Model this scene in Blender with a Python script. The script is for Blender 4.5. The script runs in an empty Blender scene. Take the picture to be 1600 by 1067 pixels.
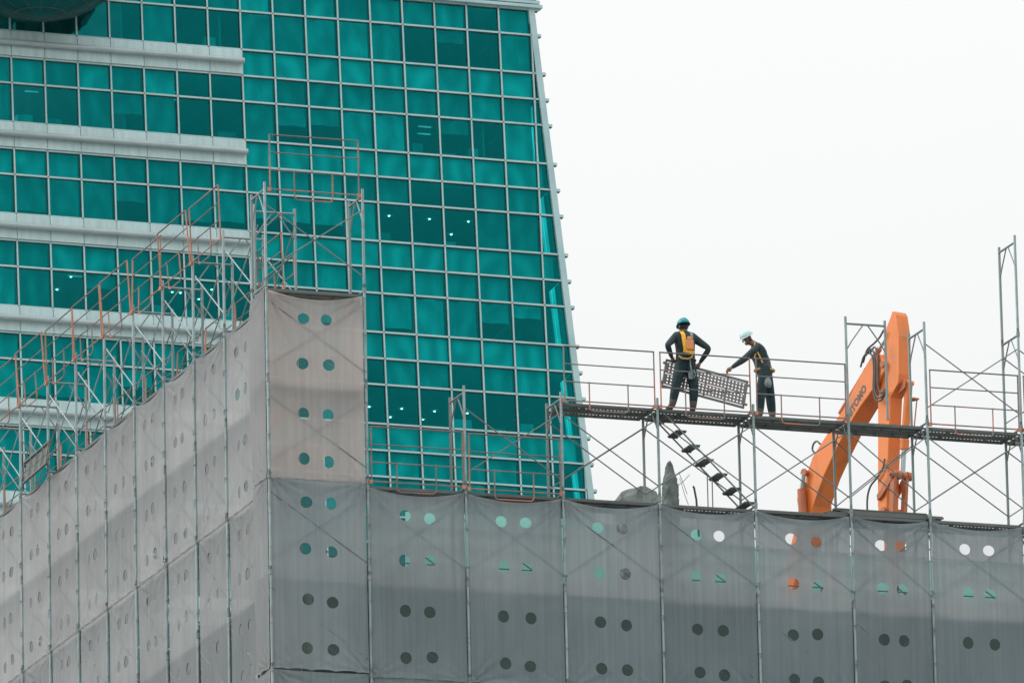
import bpy, bmesh, math, random
from mathutils import Vector, Matrix, Quaternion
import numpy as np

random.seed(7)
scene = bpy.context.scene
COL = scene.collection
R = math.radians

# ------------------------------------------------------------------ camera
GROUND_Z = -44.4
CAM_POS = Vector((-54.6873, -166.7725, -42.7346))
YAW, PITCH, ROLL, FPX = -0.3415, 0.2515, -0.0223, 16036.64
fwd = Vector((-math.sin(YAW) * math.cos(PITCH), math.cos(YAW) * math.cos(PITCH), math.sin(PITCH)))
rgt = Vector((math.cos(YAW), math.sin(YAW), 0))
upv = rgt.cross(fwd)
r2 = rgt * math.cos(ROLL) + upv * math.sin(ROLL)
u2 = upv * math.cos(ROLL) - rgt * math.sin(ROLL)
cam = bpy.data.cameras.new('camera')
cam.sensor_width = 36
cam.lens = FPX / 1600 * 36
cam.clip_start = 1
cam.clip_end = 5000
co = bpy.data.objects.new('camera', cam)
M = Matrix((r2, u2, -fwd)).transposed().to_4x4()
M.translation = CAM_POS
co.matrix_world = M
COL.objects.link(co)
scene.camera = co

# ------------------------------------------------------------------ sky, sun, exposure
SUN_DIR = Vector((-0.80, 0.34, 0.54)).normalized()      # towards the veiled sun
world = bpy.data.worlds.new('World')
scene.world = world
world.use_nodes = True
wn = world.node_tree
wn.nodes.clear()
wo = wn.nodes.new('ShaderNodeOutputWorld')
wb = wn.nodes.new('ShaderNodeBackground')
wb.inputs['Strength'].default_value = 0.1
sk = wn.nodes.new('ShaderNodeTexSky')
sk.sky_type = 'NISHITA'
sk.sun_disc = False
sk.sun_elevation = math.asin(SUN_DIR.z)
sk.sun_rotation = math.atan2(SUN_DIR.x, SUN_DIR.y)
sk.dust_density = 5
tc = wn.nodes.new('ShaderNodeTexCoord')
ns = wn.nodes.new('ShaderNodeTexNoise')
ns.inputs['Scale'].default_value = 2.2
ns.inputs['Detail'].default_value = 5
cr = wn.nodes.new('ShaderNodeValToRGB')
cr.color_ramp.elements[0].position = 0.3
cr.color_ramp.elements[0].color = (9.25, 9.5, 9.5, 1)
cr.color_ramp.elements[1].position = 0.7
cr.color_ramp.elements[1].color = (9.95, 10.0, 9.98, 1)
mx = wn.nodes.new('ShaderNodeMixRGB')
mx.inputs[0].default_value = 0.94                          # closed cloud cover
wn.links.new(tc.outputs['Generated'], ns.inputs['Vector'])
wn.links.new(ns.outputs['Fac'], cr.inputs[0])
wn.links.new(sk.outputs[0], mx.inputs[1])
wn.links.new(cr.outputs[0], mx.inputs[2])
# standard overcast sky: three times as bright overhead as at the horizon
sx = wn.nodes.new('ShaderNodeSeparateXYZ')
wn.links.new(tc.outputs['Generated'], sx.inputs[0])
ov = wn.nodes.new('ShaderNodeMath'); ov.operation = 'MULTIPLY_ADD'; ov.use_clamp = False
cz = wn.nodes.new('ShaderNodeClamp')
wn.links.new(sx.outputs['Z'], cz.inputs[0]); wn.links.new(cz.outputs[0], ov.inputs[0])
ov.inputs[1].default_value = 2 / 1.5; ov.inputs[2].default_value = 1 / 1.5
om = wn.nodes.new('ShaderNodeVectorMath'); om.operation = 'SCALE'
wn.links.new(mx.outputs[0], om.inputs[0]); wn.links.new(ov.outputs[0], om.inputs['Scale'])
wn.links.new(om.outputs[0], wb.inputs['Color'])
wn.links.new(wb.outputs[0], wo.inputs['Surface'])

sl = bpy.data.lights.new('sun', 'SUN')
sl.energy = 1.5
sl.angle = R(32)
sl.color = (1.0, 0.95, 0.88)
so = bpy.data.objects.new('sun', sl)
so.rotation_euler = (-SUN_DIR).to_track_quat('-Z', 'Y').to_euler()
COL.objects.link(so)

scene.view_settings.view_transform = 'Standard'
scene.view_settings.look = 'None'
scene.view_settings.exposure = 0
scene.view_settings.gamma = 1
scene.cycles.use_adaptive_sampling = True
scene.cycles.adaptive_threshold = 0.025
scene.cycles.max_bounces = 5
scene.cycles.transparent_max_bounces = 10
scene.cycles.sample_clamp_indirect = 4

# ------------------------------------------------------------------ helpers
class MB:
    def __init__(s):
        s.v, s.f, s.mi = [], [], []
        s.cur = 0
    def quad(s, *ids):
        s.f.append(ids); s.mi.append(s.cur)
    def add(s, vs, fs):
        o = len(s.v)
        s.v.extend([tuple(p) for p in vs])
        for f in fs:
            s.f.append(tuple(i + o for i in f)); s.mi.append(s.cur)
    def box(s, lo, hi):
        x0, y0, z0 = lo; x1, y1, z1 = hi
        s.add([(x0, y0, z0), (x1, y0, z0), (x1, y1, z0), (x0, y1, z0), (x0, y0, z1), (x1, y0, z1), (x1, y1, z1), (x0, y1, z1)],
              [(0, 3, 2, 1), (4, 5, 6, 7), (0, 1, 5, 4), (1, 2, 6, 5), (2, 3, 7, 6), (3, 0, 4, 7)])
    def tube(s, p0, p1, r, n=8, r1=None, cap=True):
        p0, p1 = Vector(p0), Vector(p1)
        r1 = r if r1 is None else r1
        d = (p1 - p0).normalized()
        a = d.orthogonal().normalized(); b = d.cross(a)
        vs = []
        for p, rr in ((p0, r), (p1, r1)):
            for i in range(n):
                t = 2 * math.pi * i / n
                vs.append(p + (a * math.cos(t) + b * math.sin(t)) * rr)
        fs = [(i, (i + 1) % n, n + (i + 1) % n, n + i) for i in range(n)]
        if cap:
            fs += [tuple(range(n - 1, -1, -1)), tuple(range(n, 2 * n))]
        s.add(vs, fs)
    def path(s, pts, r, n=6):
        pts = [Vector(p) for p in pts]
        rings = []
        a = None
        for i, p in enumerate(pts):
            d = ((pts[min(i + 1, len(pts) - 1)] - pts[max(i - 1, 0)])).normalized()
            if a is None:
                a = d.orthogonal().normalized()
            a = (a - d * a.dot(d)).normalized()
            b = d.cross(a)
            rr = r[i] if isinstance(r, (list, tuple)) else r
            rings.append([p + (a * math.cos(2 * math.pi * k / n) + b * math.sin(2 * math.pi * k / n)) * rr for k in range(n)])
        vs = [q for g in rings for q in g]
        fs = []
        for i in range(len(pts) - 1):
            for k in range(n):
                fs.append((i * n + k, i * n + (k + 1) % n, (i + 1) * n + (k + 1) % n, (i + 1) * n + k))
        fs += [tuple(range(n - 1, -1, -1)), tuple(range((len(pts) - 1) * n, len(pts) * n))]
        s.add(vs, fs)
    def prism(s, prof, y0, y1, chamfer=0.0):
        """profile of (x, z) points extruded along y"""
        n = len(prof)
        vs = [(x, y0, z) for x, z in prof] + [(x, y1, z) for x, z in prof]
        fs = [tuple(range(n)), tuple(range(2 * n - 1, n - 1, -1))]
        fs += [(i, n + i, n + (i + 1) % n, (i + 1) % n) for i in range(n)]
        s.add(vs, fs)
    def ellipsoid(s, c, rx, ry, rz, nu=14, nv=9, v0=0.0, v1=1.0):
        vs, fs = [], []
        for j in range(nv + 1):
            ph = math.pi * (v0 + (v1 - v0) * j / nv)
            for i in range(nu):
                th = 2 * math.pi * i / nu
                vs.append((c[0] + rx * math.sin(ph) * math.cos(th), c[1] + ry * math.sin(ph) * math.sin(th), c[2] + rz * math.cos(ph)))
        for j in range(nv):
            for i in range(nu):
                fs.append((j * nu + i, (j + 1) * nu + i, (j + 1) * nu + (i + 1) % nu, j * nu + (i + 1) % nu))
        s.add(vs, fs)
    def mesh(s, name, mats, smooth=False):
        me = bpy.data.meshes.new(name)
        me.from_pydata(s.v, [], s.f)
        mats = mats if isinstance(mats, (list, tuple)) else [mats]
        for m in mats:
            me.materials.append(m)
        if len(mats) > 1:
            me.polygons.foreach_set('material_index', s.mi)
        if smooth:
            me.polygons.foreach_set('use_smooth', [True] * len(me.polygons))
        me.update()
        return me
    def obj(s, name, mats, parent=None, smooth=False, fix=False):
        me = s.mesh(name, mats, smooth)
        if fix:
            bm = bmesh.new(); bm.from_mesh(me)
            bmesh.ops.recalc_face_normals(bm, faces=bm.faces)
            bm.to_mesh(me); bm.free()
        return put(name, me, parent)

def put(name, me, parent=None, loc=(0, 0, 0), rot=(0, 0, 0), scale=None):
    o = bpy.data.objects.new(name, me)
    COL.objects.link(o)
    o.parent = parent
    o.location = loc
    o.rotation_euler = rot
    if scale:
        o.scale = scale
    return o

def tag(o, label, cat, group=None):
    o['label'] = label; o['category'] = cat
    if group:
        o['group'] = group
    return o

def thing(name, label, cat, loc=(0, 0, 0), rot=(0, 0, 0), group=None):
    o = put(name, None, None, loc, rot)
    o.empty_display_size = 0.3
    return tag(o, label, cat, group)

def bevel(o, w=0.01, seg=1):
    m = o.modifiers.new('bevel', 'BEVEL'); m.width = w; m.segments = seg; m.limit_method = 'ANGLE'
    return o

# ------------------------------------------------------------------ materials
def mat(name, col, rough=0.6, metal=0.0, col2=None, scale=6.0, lo=0.4, hi=0.65, stretch=(1, 1, 1), bump=0.0, bscale=40, rnd=0.0, spec=0.5, detail=6):
    m = bpy.data.materials.new(name); m.use_nodes = True
    t = m.node_tree; b = t.nodes['Principled BSDF']
    b.inputs['Roughness'].default_value = rough
    b.inputs['Metallic'].default_value = metal
    b.inputs['Specular IOR Level'].default_value = spec
    b.inputs['Base Color'].default_value = (*col, 1)
    last = None
    tcn = t.nodes.new('ShaderNodeTexCoord')
    if col2:
        oi = t.nodes.new('ShaderNodeObjectInfo')
        va = t.nodes.new('ShaderNodeVectorMath'); va.operation = 'ADD'
        sc = t.nodes.new('ShaderNodeVectorMath'); sc.operation = 'MULTIPLY'; sc.inputs[1].default_value = stretch
        rm = t.nodes.new('ShaderNodeMath'); rm.operation = 'MULTIPLY'; rm.inputs[1].default_value = 37.0
        t.links.new(oi.outputs['Random'], rm.inputs[0])
        t.links.new(tcn.outputs['Object'], va.inputs[0]); t.links.new(rm.outputs[0], va.inputs[1])
        t.links.new(va.outputs[0], sc.inputs[0])
        n = t.nodes.new('ShaderNodeTexNoise'); n.inputs['Scale'].default_value = scale; n.inputs['Detail'].default_value = detail
        t.links.new(sc.outputs[0], n.inputs['Vector'])
        rp = t.nodes.new('ShaderNodeValToRGB')
        rp.color_ramp.elements[0].position = lo; rp.color_ramp.elements[0].color = (*col, 1)
        rp.color_ramp.elements[1].position = hi; rp.color_ramp.elements[1].color = (*col2, 1)
        t.links.new(n.outputs['Fac'], rp.inputs[0])
        last = rp.outputs[0]
        t.links.new(last, b.inputs['Base Color'])
    if rnd:
        oi = t.nodes.new('ShaderNodeObjectInfo')
        mr = t.nodes.new('ShaderNodeMapRange'); mr.inputs[3].default_value = 1 - rnd; mr.inputs[4].default_value = 1 + rnd
        hs = t.nodes.new('ShaderNodeHueSaturation')
        t.links.new(oi.outputs['Random'], mr.inputs[0]); t.links.new(mr.outputs[0], hs.inputs['Value'])
        if last: t.links.new(last, hs.inputs['Color'])
        else: hs.inputs['Color'].default_value = (*col, 1)
        t.links.new(hs.outputs[0], b.inputs['Base Color'])
    if bump:
        n2 = t.nodes.new('ShaderNodeTexNoise'); n2.inputs['Scale'].default_value = bscale; n2.inputs['Detail'].default_value = 5
        t.links.new(tcn.outputs['Object'], n2.inputs['Vector'])
        bp = t.nodes.new('ShaderNodeBump'); bp.inputs['Strength'].default_value = bump; bp.inputs['Distance'].default_value = 0.02
        t.links.new(n2.outputs['Fac'], bp.inputs['Height']); t.links.new(bp.outputs[0], b.inputs['Normal'])
    return m

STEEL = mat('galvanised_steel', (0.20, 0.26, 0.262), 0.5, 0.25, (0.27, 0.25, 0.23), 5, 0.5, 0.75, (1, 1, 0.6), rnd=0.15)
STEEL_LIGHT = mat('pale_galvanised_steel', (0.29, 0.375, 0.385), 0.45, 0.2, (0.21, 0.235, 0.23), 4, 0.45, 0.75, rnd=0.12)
BRACE = mat('brace_steel', (0.17, 0.21, 0.21), 0.55, 0.2, (0.24, 0.2, 0.17), 6, 0.5, 0.75, rnd=0.15)
RAIL = mat('rail_steel', (0.16, 0.155, 0.15), 0.65, 0.1, (0.36, 0.16, 0.10), 2.6, 0.55, 0.75, rnd=0.15)
RUST = mat('rusted_paint', (0.21, 0.18, 0.17), 0.7, 0.0, (0.46, 0.18, 0.11), 2.0, 0.48, 0.62, rnd=0.18)
ORANGE_RAIL = mat('orange_rail_paint', (0.47, 0.20, 0.13), 0.7, 0.0, (0.28, 0.19, 0.16), 2.4, 0.5, 0.7, rnd=0.18)
DECK = mat('deck_steel', (0.11, 0.135, 0.135), 0.6, 0.2, (0.17, 0.15, 0.13), 4, 0.45, 0.7, rnd=0.2)
MULLION = mat('aluminium', (0.42, 0.60, 0.605), 0.45, 0.0, (0.33, 0.50, 0.51), 0.7, 0.4, 0.7)
JOINT = mat('dark_joint', (0.07, 0.11, 0.11), 0.7)
PANEL = mat('white_cladding', (0.52, 0.68, 0.68), 0.45, 0.0, (0.41, 0.56, 0.565), 1.6, 0.35, 0.75, (3, 1, 0.35), rnd=0.05)
TUBE = mat('cladding_tube', (0.42, 0.50, 0.51), 0.35, 0.1, (0.34, 0.42, 0.43), 1.2, 0.4, 0.7, (1, 3, 3))
CURTAIN = mat('curtain_cloth', (0.58, 0.58, 0.57), 0.9, 0, (0.36, 0.36, 0.36), 1.3, 0.3, 0.75, (1.8, 1, 0.6), rnd=0.38)
SPANDREL = mat('shadow_box', (0.60, 0.60, 0.58), 0.8, 0, (0.5, 0.5, 0.49), 0.6, 0.35, 0.7, rnd=0.12)
ROOM = mat('room_plaster', (0.34, 0.36, 0.36), 0.9)
FURN = mat('office_furniture', (0.35, 0.4, 0.4), 0.7, rnd=0.5)
CONCRETE = mat('broken_concrete', (0.18, 0.21, 0.20), 0.95, 0, (0.075, 0.095, 0.09), 4.5, 0.35, 0.7, bump=0.8, bscale=9)
PLASTER = mat('green_plaster', (0.12, 0.21, 0.19), 0.95, 0, (0.08, 0.13, 0.12), 0.5, 0.35, 0.7, bump=0.3, bscale=3)
NET = mat('green_net', (0.20, 0.50, 0.44), 0.9, 0, (0.15, 0.40, 0.36), 0.8, 0.35, 0.7, (1, 1, 0.2))
ORANGE = mat('orange_paint', (0.82, 0.225, 0.05), 0.5, 0, (0.40, 0.165, 0.08), 2.6, 0.5, 0.82, (1, 1, 0.45), bump=0.12, bscale=8, detail=10)
ORANGE_D = mat('worn_orange_paint', (0.50, 0.16, 0.065), 0.6, 0, (0.33, 0.13, 0.07), 4, 0.45, 0.75)
CHROME = mat('cylinder_rod', (0.5, 0.6, 0.62), 0.2, 0.9)
RUBBER = mat('black_rubber', (0.025, 0.032, 0.035), 0.5)
DARK = mat('dark_metal', (0.06, 0.065, 0.065), 0.6, 0.2)
LETTER = mat('lettering_paint', (0.10, 0.085, 0.08), 0.5)
ASPHALT = mat('pavement', (0.19, 0.19, 0.185), 0.9, 0, (0.24, 0.24, 0.23), 0.4, 0.4, 0.6)
WHITE_CORD = mat('white_cord', (0.7, 0.72, 0.72), 0.8)

def glass_material(name, tint, refl, fac, bumps=0.02):
    m = bpy.data.materials.new(name); m.use_nodes = True
    t = m.node_tree; t.nodes.clear()
    o = t.nodes.new('ShaderNodeOutputMaterial')
    tr = t.nodes.new('ShaderNodeBsdfTransparent'); tr.inputs[0].default_value = (*tint, 1)
    gl = t.nodes.new('ShaderNodeBsdfGlossy'); gl.inputs['Color'].default_value = (*refl, 1); gl.inputs['Roughness'].default_value = 0.03
    tcn = t.nodes.new('ShaderNodeTexCoord')
    n = t.nodes.new('ShaderNodeTexNoise'); n.inputs['Scale'].default_value = 1.3; n.inputs['Detail'].default_value = 1
    bp = t.nodes.new('ShaderNodeBump'); bp.inputs['Strength'].default_value = 0.5; bp.inputs['Distance'].default_value = bumps
    oi = t.nodes.new('ShaderNodeObjectInfo')
    rm = t.nodes.new('ShaderNodeMath'); rm.operation = 'MULTIPLY'; rm.inputs[1].default_value = 50
    va = t.nodes.new('ShaderNodeVectorMath')
    t.links.new(oi.outputs['Random'], rm.inputs[0]); t.links.new(tcn.outputs['Object'], va.inputs[0]); t.links.new(rm.outputs[0], va.inputs[1])
    t.links.new(va.outputs[0], n.inputs['Vector']); t.links.new(n.outputs['Fac'], bp.inputs['Height']); t.links.new(bp.outputs[0], gl.inputs['Normal'])
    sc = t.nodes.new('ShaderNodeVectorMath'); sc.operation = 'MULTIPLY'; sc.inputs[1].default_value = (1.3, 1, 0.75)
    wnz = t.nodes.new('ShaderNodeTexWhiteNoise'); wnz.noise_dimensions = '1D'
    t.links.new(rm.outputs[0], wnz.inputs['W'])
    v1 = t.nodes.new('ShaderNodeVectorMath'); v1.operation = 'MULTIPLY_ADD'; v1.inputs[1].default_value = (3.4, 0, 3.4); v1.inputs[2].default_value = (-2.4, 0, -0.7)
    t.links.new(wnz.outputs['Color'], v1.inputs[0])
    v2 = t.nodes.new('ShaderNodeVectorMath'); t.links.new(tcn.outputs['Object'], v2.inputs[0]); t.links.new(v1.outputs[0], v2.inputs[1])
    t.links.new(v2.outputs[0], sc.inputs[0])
    wv = t.nodes.new('ShaderNodeTexWave'); wv.wave_type = 'RINGS'; wv.rings_direction = 'Y'; wv.inputs['Scale'].default_value = 0.30  # rings in the tint imitate warped reflections, painted into the glass colour
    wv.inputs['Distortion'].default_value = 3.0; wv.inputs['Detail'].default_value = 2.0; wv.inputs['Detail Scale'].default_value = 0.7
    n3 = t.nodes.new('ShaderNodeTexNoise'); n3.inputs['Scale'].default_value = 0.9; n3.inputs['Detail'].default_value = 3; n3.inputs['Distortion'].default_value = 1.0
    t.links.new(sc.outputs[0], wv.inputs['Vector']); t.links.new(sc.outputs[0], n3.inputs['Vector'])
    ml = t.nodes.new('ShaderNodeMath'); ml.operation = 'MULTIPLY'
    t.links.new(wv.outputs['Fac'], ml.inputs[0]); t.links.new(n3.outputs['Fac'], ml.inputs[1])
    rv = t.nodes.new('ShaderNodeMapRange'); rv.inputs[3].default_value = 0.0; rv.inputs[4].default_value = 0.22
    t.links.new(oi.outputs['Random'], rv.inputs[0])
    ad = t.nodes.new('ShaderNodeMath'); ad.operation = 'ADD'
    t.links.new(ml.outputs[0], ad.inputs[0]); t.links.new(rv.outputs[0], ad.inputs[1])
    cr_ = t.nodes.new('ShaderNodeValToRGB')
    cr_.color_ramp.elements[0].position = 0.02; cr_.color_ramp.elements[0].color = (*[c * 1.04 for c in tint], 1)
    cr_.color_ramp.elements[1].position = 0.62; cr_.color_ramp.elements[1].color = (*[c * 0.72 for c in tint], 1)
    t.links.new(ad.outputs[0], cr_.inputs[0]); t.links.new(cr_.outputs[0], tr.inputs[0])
    ms = t.nodes.new('ShaderNodeMixShader'); ms.inputs[0].default_value = fac
    t.links.new(tr.outputs[0], ms.inputs[1]); t.links.new(gl.outputs[0], ms.inputs[2]); t.links.new(ms.outputs[0], o.inputs[0])
    return m
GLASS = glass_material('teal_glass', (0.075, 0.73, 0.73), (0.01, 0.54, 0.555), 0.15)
DOME_GLASS = mat('dome_glass', (0.004, 0.10, 0.10), 0.35, 0.0, (0.003, 0.07, 0.075), 0.5, 0.4, 0.6, spec=0.15)

def sheet_material(name, col, col2, trans, clear, tcol):
    m = bpy.data.materials.new(name); m.use_nodes = True
    t = m.node_tree; t.nodes.clear()
    o = t.nodes.new('ShaderNodeOutputMaterial')
    tcn = t.nodes.new('ShaderNodeTexCoord')
    oi = t.nodes.new('ShaderNodeObjectInfo')
    rm = t.nodes.new('ShaderNodeMath'); rm.operation = 'MULTIPLY'; rm.inputs[1].default_value = 61
    va = t.nodes.new('ShaderNodeVectorMath')
    t.links.new(oi.outputs['Random'], rm.inputs[0]); t.links.new(tcn.outputs['Object'], va.inputs[0]); t.links.new(rm.outputs[0], va.inputs[1])
    def noise(scale, st, det):
        sc = t.nodes.new('ShaderNodeVectorMath'); sc.operation = 'MULTIPLY'; sc.inputs[1].default_value = st
        n = t.nodes.new('ShaderNodeTexNoise'); n.inputs['Scale'].default_value = scale; n.inputs['Detail'].default_value = det
        t.links.new(va.outputs[0], sc.inputs[0]); t.links.new(sc.outputs[0], n.inputs['Vector'])
        return n.outputs['Fac']
    a = noise(1.0, (16, 16, 0.25), 5)        # woven streaks
    b = noise(1.1, (1, 1, 0.7), 4)           # dust
    ad = t.nodes.new('ShaderNodeMath'); ad.operation = 'ADD'
    t.links.new(a, ad.inputs[0]); t.links.new(b, ad.inputs[1])
    rp = t.nodes.new('ShaderNodeValToRGB')
    mr = t.nodes.new('ShaderNodeMapRange'); mr.inputs[1].default_value = 0.7; mr.inputs[2].default_value = 1.3
    t.links.new(ad.outputs[0], mr.inputs[0]); t.links.new(mr.outputs[0], rp.inputs[0])
    rp.color_ramp.elements[0].color = (*col, 1); rp.color_ramp.elements[1].color = (*col2, 1)
    vr = t.nodes.new('ShaderNodeMapRange'); vr.inputs[3].default_value = 0.93; vr.inputs[4].default_value = 1.06
    hs = t.nodes.new('ShaderNodeHueSaturation')
    t.links.new(oi.outputs['Random'], vr.inputs[0]); t.links.new(vr.outputs[0], hs.inputs['Value']); t.links.new(rp.outputs[0], hs.inputs['Color'])
    df = t.nodes.new('ShaderNodeBsdfDiffuse'); tl = t.nodes.new('ShaderNodeBsdfTranslucent')
    gl = t.nodes.new('ShaderNodeBsdfGlossy'); gl.inputs['Roughness'].default_value = 0.55
    t.links.new(hs.outputs[0], df.inputs[0])
    tm = t.nodes.new('ShaderNodeMixRGB'); tm.blend_type = 'MULTIPLY'; tm.inputs[0].default_value = 1; tm.inputs[2].default_value = (*tcol, 1)
    t.links.new(hs.outputs[0], tm.inputs[1]); t.links.new(tm.outputs[0], tl.inputs[0])
    ms = t.nodes.new('ShaderNodeMixShader'); ms.inputs[0].default_value = trans
    t.links.new(df.outputs[0], ms.inputs[1]); t.links.new(tl.outputs[0], ms.inputs[2])
    m2 = t.nodes.new('ShaderNodeMixShader'); m2.inputs[0].default_value = 0.04
    t.links.new(ms.outputs[0], m2.inputs[1]); t.links.new(gl.outputs[0], m2.inputs[2])
    tp = t.nodes.new('ShaderNodeBsdfTransparent')
    m3 = t.nodes.new('ShaderNodeMixShader'); m3.inputs[0].default_value = clear
    t.links.new(m2.outputs[0], m3.inputs[1]); t.links.new(tp.outputs[0], m3.inputs[2])
    t.links.new(m3.outputs[0], o.inputs[0])
    return m
SHEET = sheet_material('dust_sheet', (0.245, 0.325, 0.36), (0.335, 0.43, 0.465), 0.55, 0.055, (1.65, 1.18, 1.02))  # cooler, darker copy for the front rows, with weaker backlight put into its colour
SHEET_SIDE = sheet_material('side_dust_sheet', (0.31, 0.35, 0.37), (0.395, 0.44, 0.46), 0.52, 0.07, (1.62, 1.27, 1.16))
SHEET_WARM = sheet_material('backlit_dust_sheet', (0.36, 0.405, 0.425), (0.455, 0.51, 0.52), 0.65, 0.09, (2.05, 1.44, 1.24))  # lighter, warmer copy for the corner tower: its backlight is put into the colour
def net_material(name, col, clear):
    m = bpy.data.materials.new(name); m.use_nodes = True
    t = m.node_tree; t.nodes.clear()
    o = t.nodes.new('ShaderNodeOutputMaterial'); d = t.nodes.new('ShaderNodeBsdfDiffuse'); d.inputs[0].default_value = (*col, 1)
    tp = t.nodes.new('ShaderNodeBsdfTransparent'); ms = t.nodes.new('ShaderNodeMixShader'); ms.inputs[0].default_value = clear
    t.links.new(d.outputs[0], ms.inputs[1]); t.links.new(tp.outputs[0], ms.inputs[2]); t.links.new(ms.outputs[0], o.inputs[0])
    return m
NET_OPEN = net_material('open_mesh', (0.20, 0.26, 0.25), 0.80)
NET_DENSE = net_material('dense_mesh', (0.235, 0.25, 0.25), 0.18)

def emission(name, col, st):
    m = bpy.data.materials.new(name); m.use_nodes = True
    t = m.node_tree; t.nodes.clear()
    o = t.nodes.new('ShaderNodeOutputMaterial'); e = t.nodes.new('ShaderNodeEmission')
    e.inputs[0].default_value = (*col, 1); e.inputs[1].default_value = st
    t.links.new(e.outputs[0], o.inputs[0]); return m
LAMP = emission('downlight_glow', (1, 0.60, 0.45), 30)

# ------------------------------------------------------------------ ground
b = MB(); b.box((-3000, -3000, GROUND_Z - 0.5), (3000, 3000, GROUND_Z))
g = b.obj('ground', ASPHALT); g['kind'] = 'structure'

# ------------------------------------------------------------------ office tower
T0 = Vector((77.6176, 239.8122, 82.114)); TA, TT, FH, CW = 0.021, 0.0684, 4.154, 1.5
tu = Vector((math.cos(TA), math.sin(TA), 0)); tn = Vector((-math.sin(TA), math.cos(TA), 0))
tv = Vector((0, 0, 1)) * math.cos(TT) + tn * math.sin(TT)
ty = tv.cross(tu)
ZB = (T0.z - GROUND_Z) / math.cos(TT)
tower = thing('office_tower', 'tall teal glass office tower with white bands and sloping right edge', 'building')
mt = Matrix((tu, ty, tv)).transposed().to_4x4(); mt.translation = T0 - tv * ZB
tower.matrix_world = mt
def K(k): return ZB - FH * k
FR = (0.0, 0.427, 0.7146, 1.0)
def corner(k): return 9.16 + 0.207 * k
C_LEFT = -9
rows = []                                            # (k_top, k_bottom, kind)
for f in range(-1, 7):
    rows += [(f + FR[0], f + FR[1], 'tall'), (f + FR[1], f + FR[2], 'spandrel'), (f + FR[2], f + FR[3], 'clerestory')]
OPEN = {(0, 5), (0, 6), (0, 7), (0, -1), (0, -2), (0, -5), (0, -6), (0, -7), (0, -8), (1, 5), (1, 6), (1, 7), (1, -6), (1, -7),
        (1, -2), (2, 4), (2, 5), (2, 6), (3, -6), (3, -3), (3, -2), (3, -1), (4, 3), (4, 4), (4, 5), (4, 6), (4, 7), (4, 8), (1, -1), (0, -4), (5, -4), (5, -3)}
PART = {(1, 2): 0.4, (1, 6): 0.35, (2, -2): 0.78, (2, -1): 0.74, (1, -4): 0.5, (2, 1): 0.62, (2, 2): 0.62, (4, -7): 0.8, (4, -6): 0.82, (3, 1): 0.85, (3, 2): 0.8, (0, 6): 0.3}
pane_cache = {}
def pane_mesh(w, h, w2=None):
    key = (round(w, 3), round(h, 3), None if w2 is None else round(w2, 3))
    if key in pane_cache: return pane_cache[key]
    w2 = w if w2 is None else w2
    mb = MB(); n = 6
    for j in range(n + 1):
        for i in range(n + 1):
            a, c = i / n, j / n
            ww = w + (w2 - w) * c
            mb.v.append((a * ww, -0.010 * 16 * a * (1 - a) * c * (1 - c), -c * h))
    for j in range(n):
        for i in range(n):
            q = j * (n + 1) + i
            mb.quad(q, q + n + 1, q + n + 2, q + 1)
    pane_cache[key] = mb.mesh('glass_pane', GLASS, True)
    return pane_cache[key]
def curtain_mesh(w, h, seed):
    rr = random.Random(seed); mb = MB(); n = 30
    ph = rr.random() * 6; fr = rr.uniform(0.6, 1.6)
    for j in (0, 1):
        for i in range(n + 1):
            a = i / n
            mb.v.append((a * w, 0.05 * math.sin(fr * 6.28 * a + ph), -j * h))
    for i in range(n): mb.quad(i, n + 1 + i, n + 2 + i, i + 1)
    return mb.mesh('curtain', CURTAIN, True)
curt = [[curtain_mesh(1.40, FH * (FR[1] - FR[0]), s) for s in range(5)], [curtain_mesh(1.40, FH * (FR[3] - FR[2]), 9 + s) for s in range(5)]]
hidden = MB()
def pane_seen(c, k0, k1):
    """panes the scaffold sheets or the frame never hide completely"""
    if k1 < -0.3 or k0 > 5.6: return False
    if c < 0 and k0 > 5.8 - 0.22 * (c + 9): return False
    if 0 <= c <= 1 and k0 > 3.7: return False
    return True
rt = random.Random(3)
for k0, k1, kind in rows:
    f = math.floor(k0 + 1e-6)
    z0, h = K(k0), FH * (k1 - k0)
    room_f = f if kind == 'tall' else f + 1
    for c in range(C_LEFT, 11):
        if kind == 'spandrel' and c < 0: continue
        if f == -1 and kind in ('spandrel',) and c >= 0 and k0 < -0.3: pass
        x0 = c * CW
        xe0, xe1 = min((c + 1), corner(k0) - 0.17) * CW, min((c + 1), corner(k1) - 0.17) * CW
        if xe1 - x0 < 0.12: continue
        w0, w1 = max(xe0 - x0, 0.02), xe1 - x0
        if pane_seen(c, k0, k1):
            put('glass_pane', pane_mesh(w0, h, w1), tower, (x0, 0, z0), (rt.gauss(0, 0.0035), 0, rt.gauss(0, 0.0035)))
        else:
            hidden.add([(x0, 0, z0), (x0 + w0, 0, z0), (x0 + w1, 0, z0 - h), (x0, 0, z0 - h)], [(0, 3, 2, 1)])
        if kind == 'spandrel':
            continue
        if c > 8: continue
        key = (room_f, c)
        idx = 0 if kind == 'tall' else 1
        full = h
        if not pane_seen(c, k0, k1): continue
        if key in OPEN and key not in PART:
            if kind == 'clerestory' and rt.random() < 0.55:
                put('curtain', rt.choice(curt[1]), tower, (x0 + 0.05, 0.22, z0))
            continue
        fr = PART.get(key, 1.0) if kind == 'tall' else 1.0
        if kind == 'tall' and key not in PART:
            q = rt.random()
            if q < 0.10: fr = rt.uniform(0.25, 0.6)
            elif q < 0.38: fr = rt.uniform(0.78, 0.97)
        put('curtain', rt.choice(curt[idx]), tower, (x0 + 0.05, 0.22 + rt.random() * 0.12, z0), scale=(1, 1, fr))
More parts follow.
